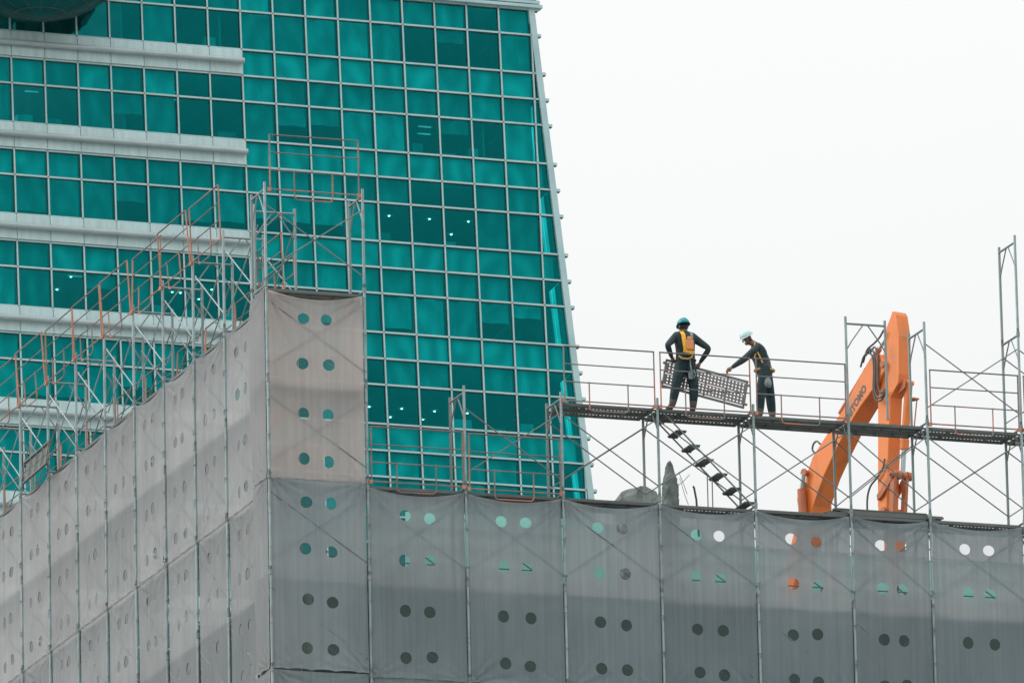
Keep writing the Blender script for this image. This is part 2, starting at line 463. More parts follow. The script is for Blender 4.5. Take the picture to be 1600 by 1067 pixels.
o = hidden.obj('glass_panes', GLASS, tower); o['kind'] = 'stuff'
# shadow boxes behind spandrel glass, floor slabs, core
for f in range(-1, 7):
    kt, kb = f + FR[1], f + FR[2]
    for c in range(0, 10):
        b = MB(); b.box((c * CW + 0.03, 0.10, K(kb) + 0.03), (min((c + 1) * CW - 0.03, corner(kt) * CW - 0.45), 0.18, K(kt) - 0.03))
        b.obj('spandrel_back', SPANDREL, tower)
    b = MB(); xa, xb, xl = corner(kt) * CW - 0.40, corner(kb) * CW - 0.40, C_LEFT * CW
    b.add([(xl, 0.2, K(kt)), (xa, 0.2, K(kt)), (xa, 13, K(kt)), (xl, 13, K(kt)), (xl, 0.2, K(kb)), (xb, 0.2, K(kb)), (xb, 13, K(kb)), (xl, 13, K(kb))],
          [(0, 1, 2, 3), (7, 6, 5, 4), (0, 4, 5, 1), (1, 5, 6, 2), (2, 6, 7, 3), (3, 7, 4, 0)])
    b.obj('floor_slab', ROOM, tower)
b = MB(); b.box((C_LEFT * CW, 12.5, K(7.2)), (8.6 * CW, 13.4, K(-1.5))); b.obj('core_wall', ROOM, tower)
for f in range(-1, 7):                               # office partitions, cabinets by the glass
    for c in (-4, -1, 3, 7):
        if rt.random() < 0.5 and (f, c) not in {(2, 5), (4, 4)}:
            b = MB(); b.box((c * CW + 0.7, 0.5, K(f + FR[1]) + 0.01), (c * CW + 0.78, 4 + rt.random() * 2, K(f - 0.285) - 0.02)); b.obj('partition', ROOM, tower)
    for c in range(C_LEFT, 9):
        if (f, c) in OPEN and rt.random() < 0.75:
            hh = rt.uniform(0.25, 0.7); a = rt.uniform(0, 0.5)
            b = MB(); b.box((c * CW + a, 0.5, K(f + FR[1]) + 0.01), (c * CW + a + rt.uniform(0.4, 0.9), 0.9, K(f + FR[1]) + hh)); b.obj('cabinet', FURN, tower)
# corner column rooms: blind on the side glass beyond the first metre
side = MB()
def sp(k, d, off=0.0):                               # point on the side face
    return (corner(k) * CW - 0.12 + off, d, K(k))
ks = [r[0] for r in rows] + [rows[-1][1]]
for k0, k1, kind in rows:
    for d0, d1 in ((0.1, 1.45), (1.5, 2.9), (2.95, 4.4)):
        side.add([sp(k0, d0), sp(k0, d1), sp(k1, d1), sp(k1, d0)], [(0, 1, 2, 3)])
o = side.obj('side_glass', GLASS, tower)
for k0, k1, kind in rows:
    if kind != 'spandrel':
        b = MB()
        b.add([sp(k0, 1.28, -0.2), sp(k0, 12.5, -0.2), sp(k1, 12.5, -0.2), sp(k1, 1.28, -0.2)], [(0, 1, 2, 3)]); b.add([sp(k0, 0.1, -0.1), sp(k0, 0.84, -0.1), sp(k1, 0.84, -0.1), sp(k1, 0.1, -0.1)], [(0, 1, 2, 3)])
        b.obj('blind', CURTAIN, tower)
    else:
        b = MB(); a0, a1 = sp(k0, 0.1, -0.12), sp(k1, 0.1, -0.12)
        b.add([a0, sp(k0, 12.5, -0.12), sp(k1, 12.5, -0.12), a1], [(0, 1, 2, 3)]); b.obj('spandrel_back', SPANDREL, tower)
# mullions and transoms
for c in range(C_LEFT, 11):
    kt = -1.0 if c < 9.1 else (c - 9.16) / 0.207 + 0.1
    b = MB(); b.box((c * CW - 0.034, -0.10, K(7)), (c * CW + 0.034, 0.08, K(kt)))
    b.cur = 1; b.box((c * CW + 0.035, -0.06, K(7)), (c * CW + 0.05, 0.06, K(kt))); b.box((c * CW - 0.05, -0.06, K(7)), (c * CW - 0.035, 0.06, K(kt)))
    b.obj('mullion', [MULLION, JOINT], tower)
bolts = MB()
for i, k in enumerate(ks):
    xr = corner(k) * CW + 0.16
    b = MB(); b.box((C_LEFT * CW, -0.085, K(k) - 0.04), (xr, 0.07, K(k) + 0.04))
    b.box((xr - 0.16, -0.12, K(k) - 0.07), (xr + 0.05, 0.06, K(k) + 0.055))
    b.cur = 1; b.box((xr - 0.14, -0.11, K(k) - 0.10), (xr + 0.03, 0.05, K(k) - 0.072)); b.cur = 0
    b.cur = 1; b.box((C_LEFT * CW, -0.05, K(k) - 0.068), (xr - 0.45, 0.05, K(k) - 0.047))
    b.obj('transom', [MULLION, JOINT], tower)
    for c in range(-8, 11):
        if c < corner(k): bolts.box((c * CW - 0.028, -0.117, K(k) - 0.028), (c * CW + 0.028, -0.099, K(k) + 0.028))
o = bolts.obj('bolt_covers', mat('bolt_cover', (0.20, 0.23, 0.23), 0.5, 0.3), tower); o['kind'] = 'stuff'
# corner fin
b = MB()
ka, kb = -1.2, 7
for (k, nx) in ((ka, 1), (kb, 1)): pass
p = [(-0.25, -0.14), (0.03, -0.14), (0.03, 0.10), (-0.25, 0.10)]
vs = [(corner(ka) * CW + x, y, K(ka)) for x, y in p] + [(corner(kb) * CW + x, y, K(kb)) for x, y in p]
b.add(vs, [(0, 1, 5, 4), (1, 2, 6, 5), (2, 3, 7, 6), (3, 0, 4, 7), (0, 3, 2, 1), (4, 5, 6, 7)])
b.obj('corner_fin', MULLION, tower)
# white spandrel bands on the left with round tubes
for f in range(-1, 7):
    kt, kb = f + FR[1] + 0.012, f + FR[2] - 0.012
    km = kt + (kb - kt) * 0.56
    for c in range(C_LEFT, 0):
        for a, d in ((kt, km - 0.006), (km + 0.006, kb)):
            b = MB(); b.box((c * CW + 0.016, -0.15, K(d)), ((c + 1) * CW - 0.016, -0.02, K(a)))
            b.obj('cladding_panel', PANEL, tower)
    b = MB(); b.box((C_LEFT * CW, -0.018, K(kb + 0.01)), (-0.05, 0.05, K(kt - 0.01))); b.obj('band_back', JOINT, tower)
    b = MB(); zt = K(kt + (kb - kt) * 0.52)
    b.tube((C_LEFT * CW, -0.34, zt), (0.0, -0.34, zt), 0.13, 20)
    for c in range(C_LEFT, 0):
        b.tube((c * CW - 0.012, -0.34, zt), (c * CW + 0.012, -0.34, zt), 0.134, 20)
    b.obj('band_tube', TUBE, tower, smooth=False)
# cornice over the right part
for i, kk in enumerate((-0.285, -0.335, -0.385, -0.44, -0.52)):
    b = MB(); b.box((5.2 * CW, -0.30 + 0.05 * (i % 2), K(kk) + 0.03), (corner(kk) * CW + 0.35 - 0.08 * i, 0.1, K(kk) + 0.17)); b.obj('cornice', MULLION, tower)
# rounded bay bulging out at the top left
dc = Vector((-9.75, -2.0, ZB + 1.22))
b = MB(); b.ellipsoid(dc, 4.0, 3.2, 2.99, 48, 24); dome = b.obj('round_bay', DOME_GLASS, tower, smooth=True)
for i in range(14):
    th = 2 * math.pi * i / 14
    b = MB(); b.path([(dc.x + 4.005 * math.sin(math.pi * j / 16) * math.cos(th), dc.y + 3.205 * math.sin(math.pi * j / 16) * math.sin(th), dc.z + 2.995 * math.cos(math.pi * j / 16)) for j in range(1, 16)], 0.018, 4)
    b.obj('rib', JOINT, dome)
for ph in (0.62, 0.72, 0.82, 0.91):
    b = MB(); pp = math.pi * ph
    b.path([(dc.x + 4.005 * math.sin(pp) * math.cos(2 * math.pi * j / 40), dc.y + 3.205 * math.sin(pp) * math.sin(2 * math.pi * j / 40), dc.z + 2.995 * math.cos(pp)) for j in range(41)], 0.018, 4)
    b.obj('rib', JOINT, dome)
# downlights on the office ceilings
disc = MB(); disc.tube((0, 0, 0), (0, 0, 0.012), 0.040, 12); disc_me = disc.mesh('downlight', LAMP)
for m_, x, y in ((2, 8.29, 4.77), (2, 10.18, 4.78), (2, 11.98, 4.73), (2, 11.84, 6.55), (4, 7.59, 6.43), (4, 9.09, 6.38), (4, 10.63, 6.42), (4, 9.0, 7.62), (4, 10.54, 7.66), (4, 12.02, 7.62), (4, 12.14, 6.38),
                 (3, -6.74, 4.04), (3, -6.8, 5.83), (3, -1.79, 5.07), (3, -1.41, 5.08), (3, -0.21, 4.37), (3, -0.34, 5.74)):
    put('downlight', disc_me, tower, (x, y, K(m_ - 0.285) - 0.03))
strip = MB(); strip.box((-0.3, -0.05, -0.02), (0.3, 0.05, 0.0)); strip_me = strip.mesh('strip_light', emission('strip_glow', (1, 1, 1), 0.45))
for m_, x, y in ((1, 8.2, 3.2), (1, 10.0, 4.4), (1, 11.6, 3.0), (0, 9.9, 1.6), (1, -10.2, 3.4), (1, -8.6, 3.0), (1, -2.4, 2.6), (3, -6.9, 3.0), (0, -9.0, 2.5)):
    put('strip_light', strip_me, tower, (x, y, K(m_ - 0.285) - 0.02))
    put('strip_light', strip_me, tower, (x + 0.3, y + 0.9, K(m_ - 0.285) - 0.02))
# storeys below and above the part in view
b = MB()
def ring(k, inn): return [(C_LEFT * CW, inn, K(k)), (corner(k) * CW - inn, inn, K(k)), (corner(k) * CW - inn, 24, K(k)), (C_LEFT * CW, 24, K(k))]
kb_ = (ZB - 0) / FH
b.add(ring(7.0, 0.02) + ring(kb_, 0.02), [(0, 1, 5, 4), (1, 2, 6, 5), (2, 3, 7, 6), (3, 0, 4, 7), (0, 3, 2, 1)])
b.obj('lower_storeys', DOME_GLASS, tower)
b = MB(); b.add(ring(-6, 0.4) + ring(-1.05, 0.4), [(0, 1, 5, 4), (1, 2, 6, 5), (2, 3, 7, 6), (3, 0, 4, 7), (0, 3, 2, 1)]); b.obj('upper_storeys', PANEL, tower)

# ------------------------------------------------------------------ demolished building on the site
wreck = thing('demolished_building', 'half demolished concrete building behind the sheeted scaffold', 'building', (2.4, 2.4, GROUND_Z))
FY = 1.0                                                  # street face of the old wall
rw = random.Random(5)
def jag_wall(name, x0, x1, y, zlo, zhi, thick, m, step=0.35, amp=0.25, along='x'):
    b = MB(); n = max(2, int((x1 - x0) / step)); vs = []
    tops = []
    z = zhi
    for i in range(n + 1):
        tops.append(zhi + rw.uniform(-amp, amp * 0.6))
    for i in range(n + 1):
        a = x0 + (x1 - x0) * i / n
        for yy in (y, y + thick):
            P = (a, yy) if along == 'x' else (yy, a)
            vs += [(*P, zlo), (*P, tops[i] + (0.04 if yy > y else 0))]
    fs = []
    for i in range(n):
        q, w = 4 * i, 4 * (i + 1)
        fs += [(q, w, w + 1, q + 1), (w + 2, q + 2, q + 3, w + 3), (q + 1, w + 1, w + 3, q + 3)]
    fs += [(0, 1, 3, 2), (4 * n, 4 * n + 2, 4 * n + 3, 4 * n + 1)]
    b.add([(p[0] - 2.4, p[1] - 2.4, p[2] - GROUND_Z) for p in vs], fs)
    return b.obj(name, m, wreck, fix=True)
jag_wall('wall', 1.10, 24, FY, GROUND_Z, -1.32, 0.3, PLASTER, amp=0.15)
jag_wall('wall', FY + 0.32, 26, 1.12, GROUND_Z, -1.35, 0.3, PLASTER, along='y')
jag_wall('wall', FY + 0.32, 26, 23.7, GROUND_Z, -1.3, 0.3, PLASTER, along='y')
for z in (-1.9, -5.2, -8.5):
    b = MB(); b.box((-0.7, FY - 2.05, z - 0.25 - GROUND_Z), (21.2, 23.6, z - GROUND_Z)); b.obj('floor_slab', CONCRETE, wreck)
# standing column stump with rebar
b = MB()
prof = [(10.33, 2.1), (10.36, 2.5), (10.40, 2.66), (10.46, 2.79), (10.54, 2.77), (10.58, 2.60), (10.64, 2.49), (10.67, 2.1)]
pts = []
cx = 10.5
ctl = [(-1.9, .20), (1.4, .19), (2.1, .165), (2.3, .155), (2.48, .135), (2.58, .105), (2.68, .085), (2.77, .055), (2.81, .02)]
lev = []
for z in [-1.9 + 0.165 * q for q in range(24)] + [2.06 + 0.034 * q for q in range(23)]:
    r = float(np.interp(z, [c[0] for c in ctl], [c[1] for c in ctl])); lev.append((z, r))
from mathutils import noise as mnoise
vs = []; n = 20
for z, r in lev:
    for i in range(n):
        t = 2 * math.pi * i / n
        sq = 1.0 / max(abs(math.cos(t)), abs(math.sin(t))) * 0.45 + 0.55
        nz = mnoise.noise(Vector((math.cos(t) * 1.6, math.sin(t) * 1.6, z * 4.0))) * 0.20 + mnoise.noise(Vector((math.cos(t) * 5, math.sin(t) * 5, z * 14.0))) * 0.13
        rr = r * sq * 0.9 * (1 + nz)
        vs.append((cx - 2.4 + rr * math.cos(t), 8 - 2.4 + rr * math.sin(t), z - GROUND_Z + rw.uniform(-.008, .008)))
fs = [(j * n + i, j * n + (i + 1) % n, (j + 1) * n + (i + 1) % n, (j + 1) * n + i) for j in range(len(lev) - 1) for i in range(n)] + [tuple(range((len(lev) - 1) * n, len(lev) * n))]
b.add(vs, fs); stump = b.obj('column_stump', CONCRETE, wreck)
W = lambda x, y, z: (x - 2.4, y - 2.4, z - GROUND_Z)
for pth in ([(10.6, 8, 2.3), (10.78, 8, 2.45), (10.9, 8, 2.58)], [(10.62, 8, 2.2), (10.7, 8, 2.5), (10.8, 8, 2.15), (10.86, 8, 2.0)], [(10.68, 8, 2.62), (10.76, 8, 2.42), (10.84, 8, 2.2)]):
    b = MB(); b.path([W(*q) for q in pth], 0.006, 5); b.obj('rebar', DARK, stump)
for pth in ([(11.05, 8, 1.4), (11.02, 8, 2.1), (10.98, 8, 2.33), (10.96, 8, 2.36)],):
    b = MB(); b.path([W(*q) for q in pth], 0.02, 6); b.obj('rebar', DARK, stump)
# heap of broken concrete
b = MB()
cols = 15; vs = []; fs = []
hx = [10.10, 10.16, 10.25, 10.33, 10.45, 10.55, 10.64, 10.75, 10.87, 10.95, 11.03]
hz = [2.48, 2.56, 2.655, 2.69, 2.765, 2.785, 2.80, 2.785, 2.766, 2.72, 2.60]
dy = [9.0, 9.5, 9.8, 10.0, 10.3, 10.8, 11.3]
sc_ = [-.6, .35, .86, 1.0, .9, .5, -.6]
for j in range(len(dy)):
    for i in range(len(hx)):
        vs.append(W(hx[i] + (dy[j] - 10) * 0.35 + rw.uniform(-.02, .02), dy[j] + rw.uniform(-.08, .08), -1.9 + (hz[i] + 1.9 + rw.uniform(-.035, .025)) * max(0, (0.75 + 0.25 * sc_[j])) + rw.uniform(-.03, .02) * (j != 3)))
for j in range(len(dy) - 1):
    for i in range(len(hx) - 1):
        q = j * len(hx) + i; fs.append((q, q + 1, q + len(hx) + 1, q + len(hx)))
# skirts
nh = len(hx)
base = len(vs)
edge = list(range(nh)) + [nh * j + nh - 1 for j in range(1, len(dy))] + [nh * (len(dy) - 1) + i for i in range(nh - 2, -1, -1)] + [nh * j for j in range(len(dy) - 2, 0, -1)]
for e in edge:
    vs.append((vs[e][0], vs[e][1], -1.9 - GROUND_Z))
for i in range(len(edge)):
    a, c = edge[i], edge[(i + 1) % len(edge)]
    fs.append((a, base + i, base + (i + 1) % len(edge), c))
b.add(vs, fs); b.obj('broken_wall', CONCRETE, wreck, fix=True)

# far green net round the back of the site
b = MB(); vs = []; fs = []
tops = [(8, 3.55), (11.0, 3.6), (11.9, 3.62), (12.6, 3.5), (13.2, 3.56), (14.1, 3.62), (14.25, 3.35), (15.9, 3.2), (17, 3.25), (19, 3.2), (21, 3.26), (24, 3.2), (28, 3.2)]
for i, (x, z) in enumerate(tops):
    for zz in (z, z - 0.8, 1.6, 0.2, -1.6):
        vs.append((x, 25.0 - 9 + 0.08 * math.sin(i * 2.1 + zz), zz))
for i in range(len(tops) - 1):
    for j in range(4):
        q = i * 5 + j; fs.append((q, q + 1, q + 6, q + 5))
b.add(vs, fs)
net = b.obj('debris_net', NET, smooth=True); tag(net, 'green debris net along the far side of the site', 'net')
m = net.modifiers.new('solid', 'SOLIDIFY'); m.thickness = 0.01

# ------------------------------------------------------------------ scaffold kit
H, BAY, FD = 1.7432, 1.829, 0.76
PX = [BAY * i for i in range(7)] + [12.496, 12.496 + BAY, 12.496 + 2 * BAY]
WX, WY0 = 0.2819, 1.4761
LY = [WY0 + BAY * i for i in range(12)]
PR = 0.0245

def m_tube(name, segs, r, m, n=8):
    b = MB()
    for p0, p1 in segs: b.tube(p0, p1, r, n)
    return b.mesh(name, m)
bar_me = m_tube('frame', [((0, 0.0, H), (0, FD, H))], 0.021, STEEL)
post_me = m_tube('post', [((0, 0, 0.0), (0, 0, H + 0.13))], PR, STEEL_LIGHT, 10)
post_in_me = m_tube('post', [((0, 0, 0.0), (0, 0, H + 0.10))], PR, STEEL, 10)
b = MB(); b.path([(0, 0.0, H - 0.50), (0, 0.10, H - 0.33), (0, FD * 0.43, H - 0.02)], 0.013, 6); kneeA = b.mesh('knee_brace', STEEL)
b = MB(); b.path([(0, FD, H - 0.50), (0, FD - 0.10, H - 0.33), (0, FD * 0.57, H - 0.02)], 0.013, 6); kneeB = b.mesh('knee_brace', STEEL)
b = MB(); b.tube((0, 0, 0), (0, 0, 0.09), 0.033, 10); coll_me = b.mesh('coupler', STEEL)
rs = random.Random(11)
def frame(parent, loc, rz=0.0, collar=True):
    f = put('frame', bar_me, parent, loc, (0, 0, rz))
    put('post', post_me, f)
    put('post', post_in_me, f, (0, FD, 0))
    put('knee_brace', kneeA, f); put('knee_brace', kneeB, f)
    if collar: put('coupler', coll_me, f, (0, 0, -0.03))
    return f
brace_cache = {}
def brace(parent, p0, p1, z, name='cross_brace', m=None):
    """X of two thin tubes between two posts, pinned in the middle"""
    p0, p1 = Vector((*p0, 0)), Vector((*p1, 0))
    L = (p1 - p0).length; key = (round(L, 3), m.name if m else '')
    if key not in brace_cache:
        b = MB()
        b.tube((0, 0, H - 0.25), (L, 0, 0.27), 0.0115, 6)
        b.tube((0, 0.026, 0.27), (L, 0.026, H - 0.25), 0.0115, 6)
        b.tube((L / 2, -0.02, H / 2 + 0.01), (L / 2, 0.045, H / 2 + 0.01), 0.012, 6)
        brace_cache[key] = b.mesh('cross_brace', m or BRACE)
    d = p1 - p0
    return put('cross_brace', brace_cache[key], parent, (p0.x, p0.y, z), (0, 0, math.atan2(d.y, d.x)))

def perforated(L, w, name, holes=True, m=None, hr=0.0205, gap=0.018):
    """steel deck board: edge rails, two strips with rows of holes, end hooks, cross ribs; lies in the xy plane"""
    b = MB()
    rail = 0.032
    st = (w - 2 * rail - 3 * gap) / 2
    for y0 in (0, w - rail):
        b.box((0, y0, -0.05), (L, y0 + rail, 0.0))
    ys = [rail + gap, rail + 2 * gap + st]
    pitch = 0.068; nc = int((L - 0.06) / pitch); x0 = (L - nc * pitch) / 2
    nr = 3; ph = st / nr; rad = hr
    for ys0 in ys:
        if not holes:
            b.box((0.0, ys0, -0.012), (L, ys0 + st, -0.004)); continue
        b.box((0, ys0, -0.03), (x0, ys0 + st, -0.004)); b.box((L - x0, ys0, -0.03), (L, ys0 + st, -0.004))
        b.box((x0, ys0 - 0.004, -0.03), (L - x0, ys0, -0.004)); b.box((x0, ys0 + st, -0.03), (L - x0, ys0 + st + 0.004, -0.004))
        for i in range(nc):
            for j in range(nr):
                xa, xb, ya, yb = x0 + i * pitch, x0 + (i + 1) * pitch, ys0 + j * ph, ys0 + (j + 1) * ph
                xc, yc = (xa + xb) / 2, (ya + yb) / 2
                outer = [(xb, yc), (xb, yb), (xc, yb), (xa, yb), (xa, yc), (xa, ya), (xc, ya), (xb, ya)]
                o_ = len(b.v)
                b.v += [(px, py, -0.006) for px, py in outer]
                b.v += [(xc + rad * math.cos(math.pi / 4 * q), yc + rad * math.sin(math.pi / 4 * q), -0.006) for q in range(8)]
                for q in range(8):
                    b.quad(o_ + q, o_ + (q + 1) % 8, o_ + 8 + (q + 1) % 8, o_ + 8 + q)
    for xr in (0.0, L * 0.25, L * 0.5, L * 0.75, L - 0.03):
        b.box((xr, rail - 0.001, -0.044 if 0 < xr < L - 0.1 else -0.05), (xr + 0.03, w - rail + 0.001, -0.0325 if 0 < xr < L - 0.1 else -0.031))
    for y0 in (0.06, w - 0.10):
        for x0_, s in ((0, -1), (L, 1)):
            xx = sorted((x0_, x0_ + s * 0.045)); b.box((xx[0], y0, -0.03), (xx[1], y0 + 0.04, 0.0))
    return b.mesh(name, m or DECK)
plank_cache = {}
def plank_me(L, holes):
    k = (round(L, 3), holes)
    if k not in plank_cache: plank_cache[k] = perforated(L, 0.365, 'deck_plank', holes)
    return plank_cache[k]
def deck(parent, p0, p1, z, holes=True, n=2):
    """deck of planks from post to post, on the inner side (left of p0->p1)"""
    p0, p1 = Vector((*p0, 0)), Vector((*p1, 0)); d = p1 - p0
    L = d.length - 0.10; a = math.atan2(d.y, d.x); t = d.normalized(); nrm = Vector((-t.y, t.x, 0))
    for i in range(n):
        q = p0 + t * 0.05 + nrm * (0.068 + i * 0.385)
        put('deck_plank', plank_me(L, holes), parent, (q.x, q.y, z + rs.uniform(-0.004, 0.004)), (0, 0, a))

gcache = {}
def guard_meshes(w, hot=False):
    k = (round(w, 3), hot)
    if k in gcache: return gcache[k]
    r = 0.0115
    b = MB(); b.tube((0, 0, 0.0), (0, 0, 1.0), 0.014, 8); up = b.mesh('upright', ORANGE_RAIL if hot else RUST)
    b = MB(); b.tube((-0.012, 0, 1.0), (w + 0.012, 0, 1.0), 0.014, 8); top = b.mesh('guardrail', RAIL)
    b = MB(); b.tube((0.0, 0, 0), (w, 0, 0), r, 6); rail = b.mesh('rail', RAIL)
    b = MB(); b.tube((-0.02, 0, 0), (w + 0.02, 0, 0), 0.013, 6); bot = b.mesh('rail', RUST)
    xa, xb = 0.27 * w, 0.70 * w; c = 0.07
    pts = [(xa, -0.02, 0.36), (xa, -0.02, -0.10)] + [(xa + c - c * math.cos(t), -0.02, -0.10 - c * math.sin(t)) for t in (0.5, 1.0, 1.57)] + \
          [(xb - c + c * math.sin(t), -0.02, -0.10 - c * math.cos(t)) for t in (0, 0.57, 1.07, 1.57)] + [(xb, -0.02, 0.36)]
    b = MB(); b.path(pts, 0.0125, 6); loop = b.mesh('hook_loop', RUST)
    b = MB(); b.box((-0.045, -0.02, -0.04), (0.015, 0.025, 0.025)); cl = b.mesh('clamp', ORANGE_RAIL)
    gcache[k] = (up, top, rail, bot, loop, cl)
    return gcache[k]
def guard(parent, p0, p1, z, lean=0.0, yaw=0.0, inset=0.06, drop=0.0, hot=False):
    p0, p1 = Vector((*p0, 0)), Vector((*p1, 0)); d = p1 - p0; t = d.normalized()
    w = d.length - 2 * inset
    up, top, rail, bot, loop, cl = guard_meshes(w, hot)
    q = p0 + t * inset
    g = put('guardrail', top, parent, (q.x, q.y, z), (lean, drop, math.atan2(d.y, d.x) + yaw))
    put('upright', up, g); put('upright', up, g, (w, 0, 0))
    for zz in (0.675, 0.35): put('rail', rail, g, (0, 0.002, zz))
    put('rail', bot, g); put('hook_loop', loop, g)
    put('clamp', cl, g); put('clamp', cl, g, (w + 0.02, 0, 0))
    return g

# ------------------------------------------------------------------ front scaffold with the corner tower
front = thing('scaffold', 'long front scaffold of steel frames facing the street with corner tower', 'scaffold', (0, 0, -5 * H))
BZ = 5 * H
NP = len(PX)
top_of = {0: 3, 1: 3, 2: 1, 3: 1, 4: 1, 5: 1, 6: 1, 7: 2, 8: 3, 9: 2}
for i in range(NP):
    for l in range(-4, top_of[i]):
        frame(front, (PX[i], 0, BZ + l * H))
# frame turned along the run above the upper deck
frame(front, (PX[6], 0, BZ + 1 * H), -math.pi / 2)
P = [(x, 0) for x in PX]
Pi = [(x, FD) for x in PX]
for i in range(NP - 1):
    for l in (-4, -3, -2, -1):
        brace(front, (PX[i], 0.034), (PX[i + 1], 0.034), BZ + l * H)
    for l in (-2, -1):
        brace(front, (PX[i], FD - 0.03), (PX[i + 1], FD - 0.03), BZ + l * H)
    if i >= 2:
        brace(front, (PX[i], 0.05), (PX[i + 1], 0.05), BZ)
    if i >= 3:
        brace(front, (PX[i], FD - 0.03), (PX[i + 1], FD - 0.03), BZ)
for l in (0, 1, 2):
    brace(front, (0, 0.034), (PX[1], 0.034), BZ + l * H)
brace(front, (0, FD - 0.03), (PX[1], FD - 0.03), BZ + H)
brace(front, (PX[7], 0.04), (PX[8], 0.04), BZ + H); brace(front, (PX[8], 0.04), (PX[9], 0.04), BZ + H)
brace(front, (PX[8], FD - 0.03), (PX[9], FD - 0.03), BZ + H)
DZ = -0.045
for i in range(NP - 1):
    for l in (-4, -3, -2, -1, 0):
        if i == 0 and l == 0: pass
        deck(front, P[i], P[i + 1], BZ + l * H + DZ, holes=(i not in (5, 6, 3, 2)) if l == 0 else (i % 3 != 1))
    if i >= 3:
        deck(front, P[i], P[i + 1], BZ + H + DZ - 0.004 * (i - 3), holes=i not in (5, 6))
deck(front, P[0], P[1], BZ + H + DZ); deck(front, P[0], P[1], BZ + 2 * H + DZ, holes=False)
for i in (1, 2): guard(front, (PX[i], -0.04), (PX[i + 1], -0.04), BZ + (0.012 if i == 1 else -0.01), 0.0)
for i in (3, 4, 5, 7, 8): guard(front, (PX[i], -0.04), (PX[i + 1], -0.04), BZ + H - 0.03, rs.uniform(-.01, .015))
guard(front, (PX[0] + 0.03, -0.04), (PX[1] - 0.02, -0.04), BZ + 3 * H, 0.0)
for i in (1, 2, 4, 5, 6, 7): guard(front, (PX[i], 0.14), (PX[i + 1], 0.14), BZ - H)

# ------------------------------------------------------------------ left wing scaffold
wing = thing('scaffold', 'side scaffold receding to the left with rusty orange guardrails on top', 'scaffold', (WX, WY0, -5 * H))
WP = lambda i: LY[i] - WY0
NL = 11
for i in range(NL):
    for l in range(-3, 3):
        frame(wing, (0, WP(i), BZ + l * H), -math.pi / 2)
for i in range(NL - 1):
    for l in range(-3, 3):
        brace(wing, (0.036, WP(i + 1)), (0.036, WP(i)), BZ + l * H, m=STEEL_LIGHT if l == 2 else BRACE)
    brace(wing, (FD - 0.03, WP(i + 1)), (FD - 0.03, WP(i)), BZ + 2 * H)
    for l in (-2, -1, 0, 1, 2):
        deck(wing, (0, WP(i + 1)), (0, WP(i)), BZ + l * H + DZ, holes=(i + l) % 2 == 0)
    ln = [-0.05, -0.035, -0.075, 0.02, -0.06, -0.045, -0.02, -0.07, -0.03, -0.05][i]
    if i: guard(wing, (-0.03, WP(i + 1)), (-0.03, WP(i)), BZ + 3 * H - 0.01, -ln, 0.0, 0.05, hot=True)
    guard(wing, (FD + 0.03, WP(i + 1)), (FD + 0.03, WP(i)), BZ + 2 * H, rs.uniform(-.05, .05), 0, 0.06, hot=True)
guard(wing, (0.08, 0.06), (0.08, -1.40), BZ + 2 * H, 0.03, 0.0, 0.05)
b = MB(); b.path([(0.02, -0.1, 0), (0.0, -1.46, 0.02)], 0.02, 6); put('ledger', b.mesh('ledger', STEEL), wing, (0, 0, BZ + 3 * H - 0.45))

# deck board leaning on the wing platform
bw = perforated(1.75, 0.46, 'deck_board', False)
lb = put('deck_board', bw, None, (0.20, 15.45, 2 * H + 0.46), (R(-98), 0, -math.pi / 2 - 0.02))
tag(lb, 'grey ribbed steel deck board stood on edge on the side scaffold', 'board')

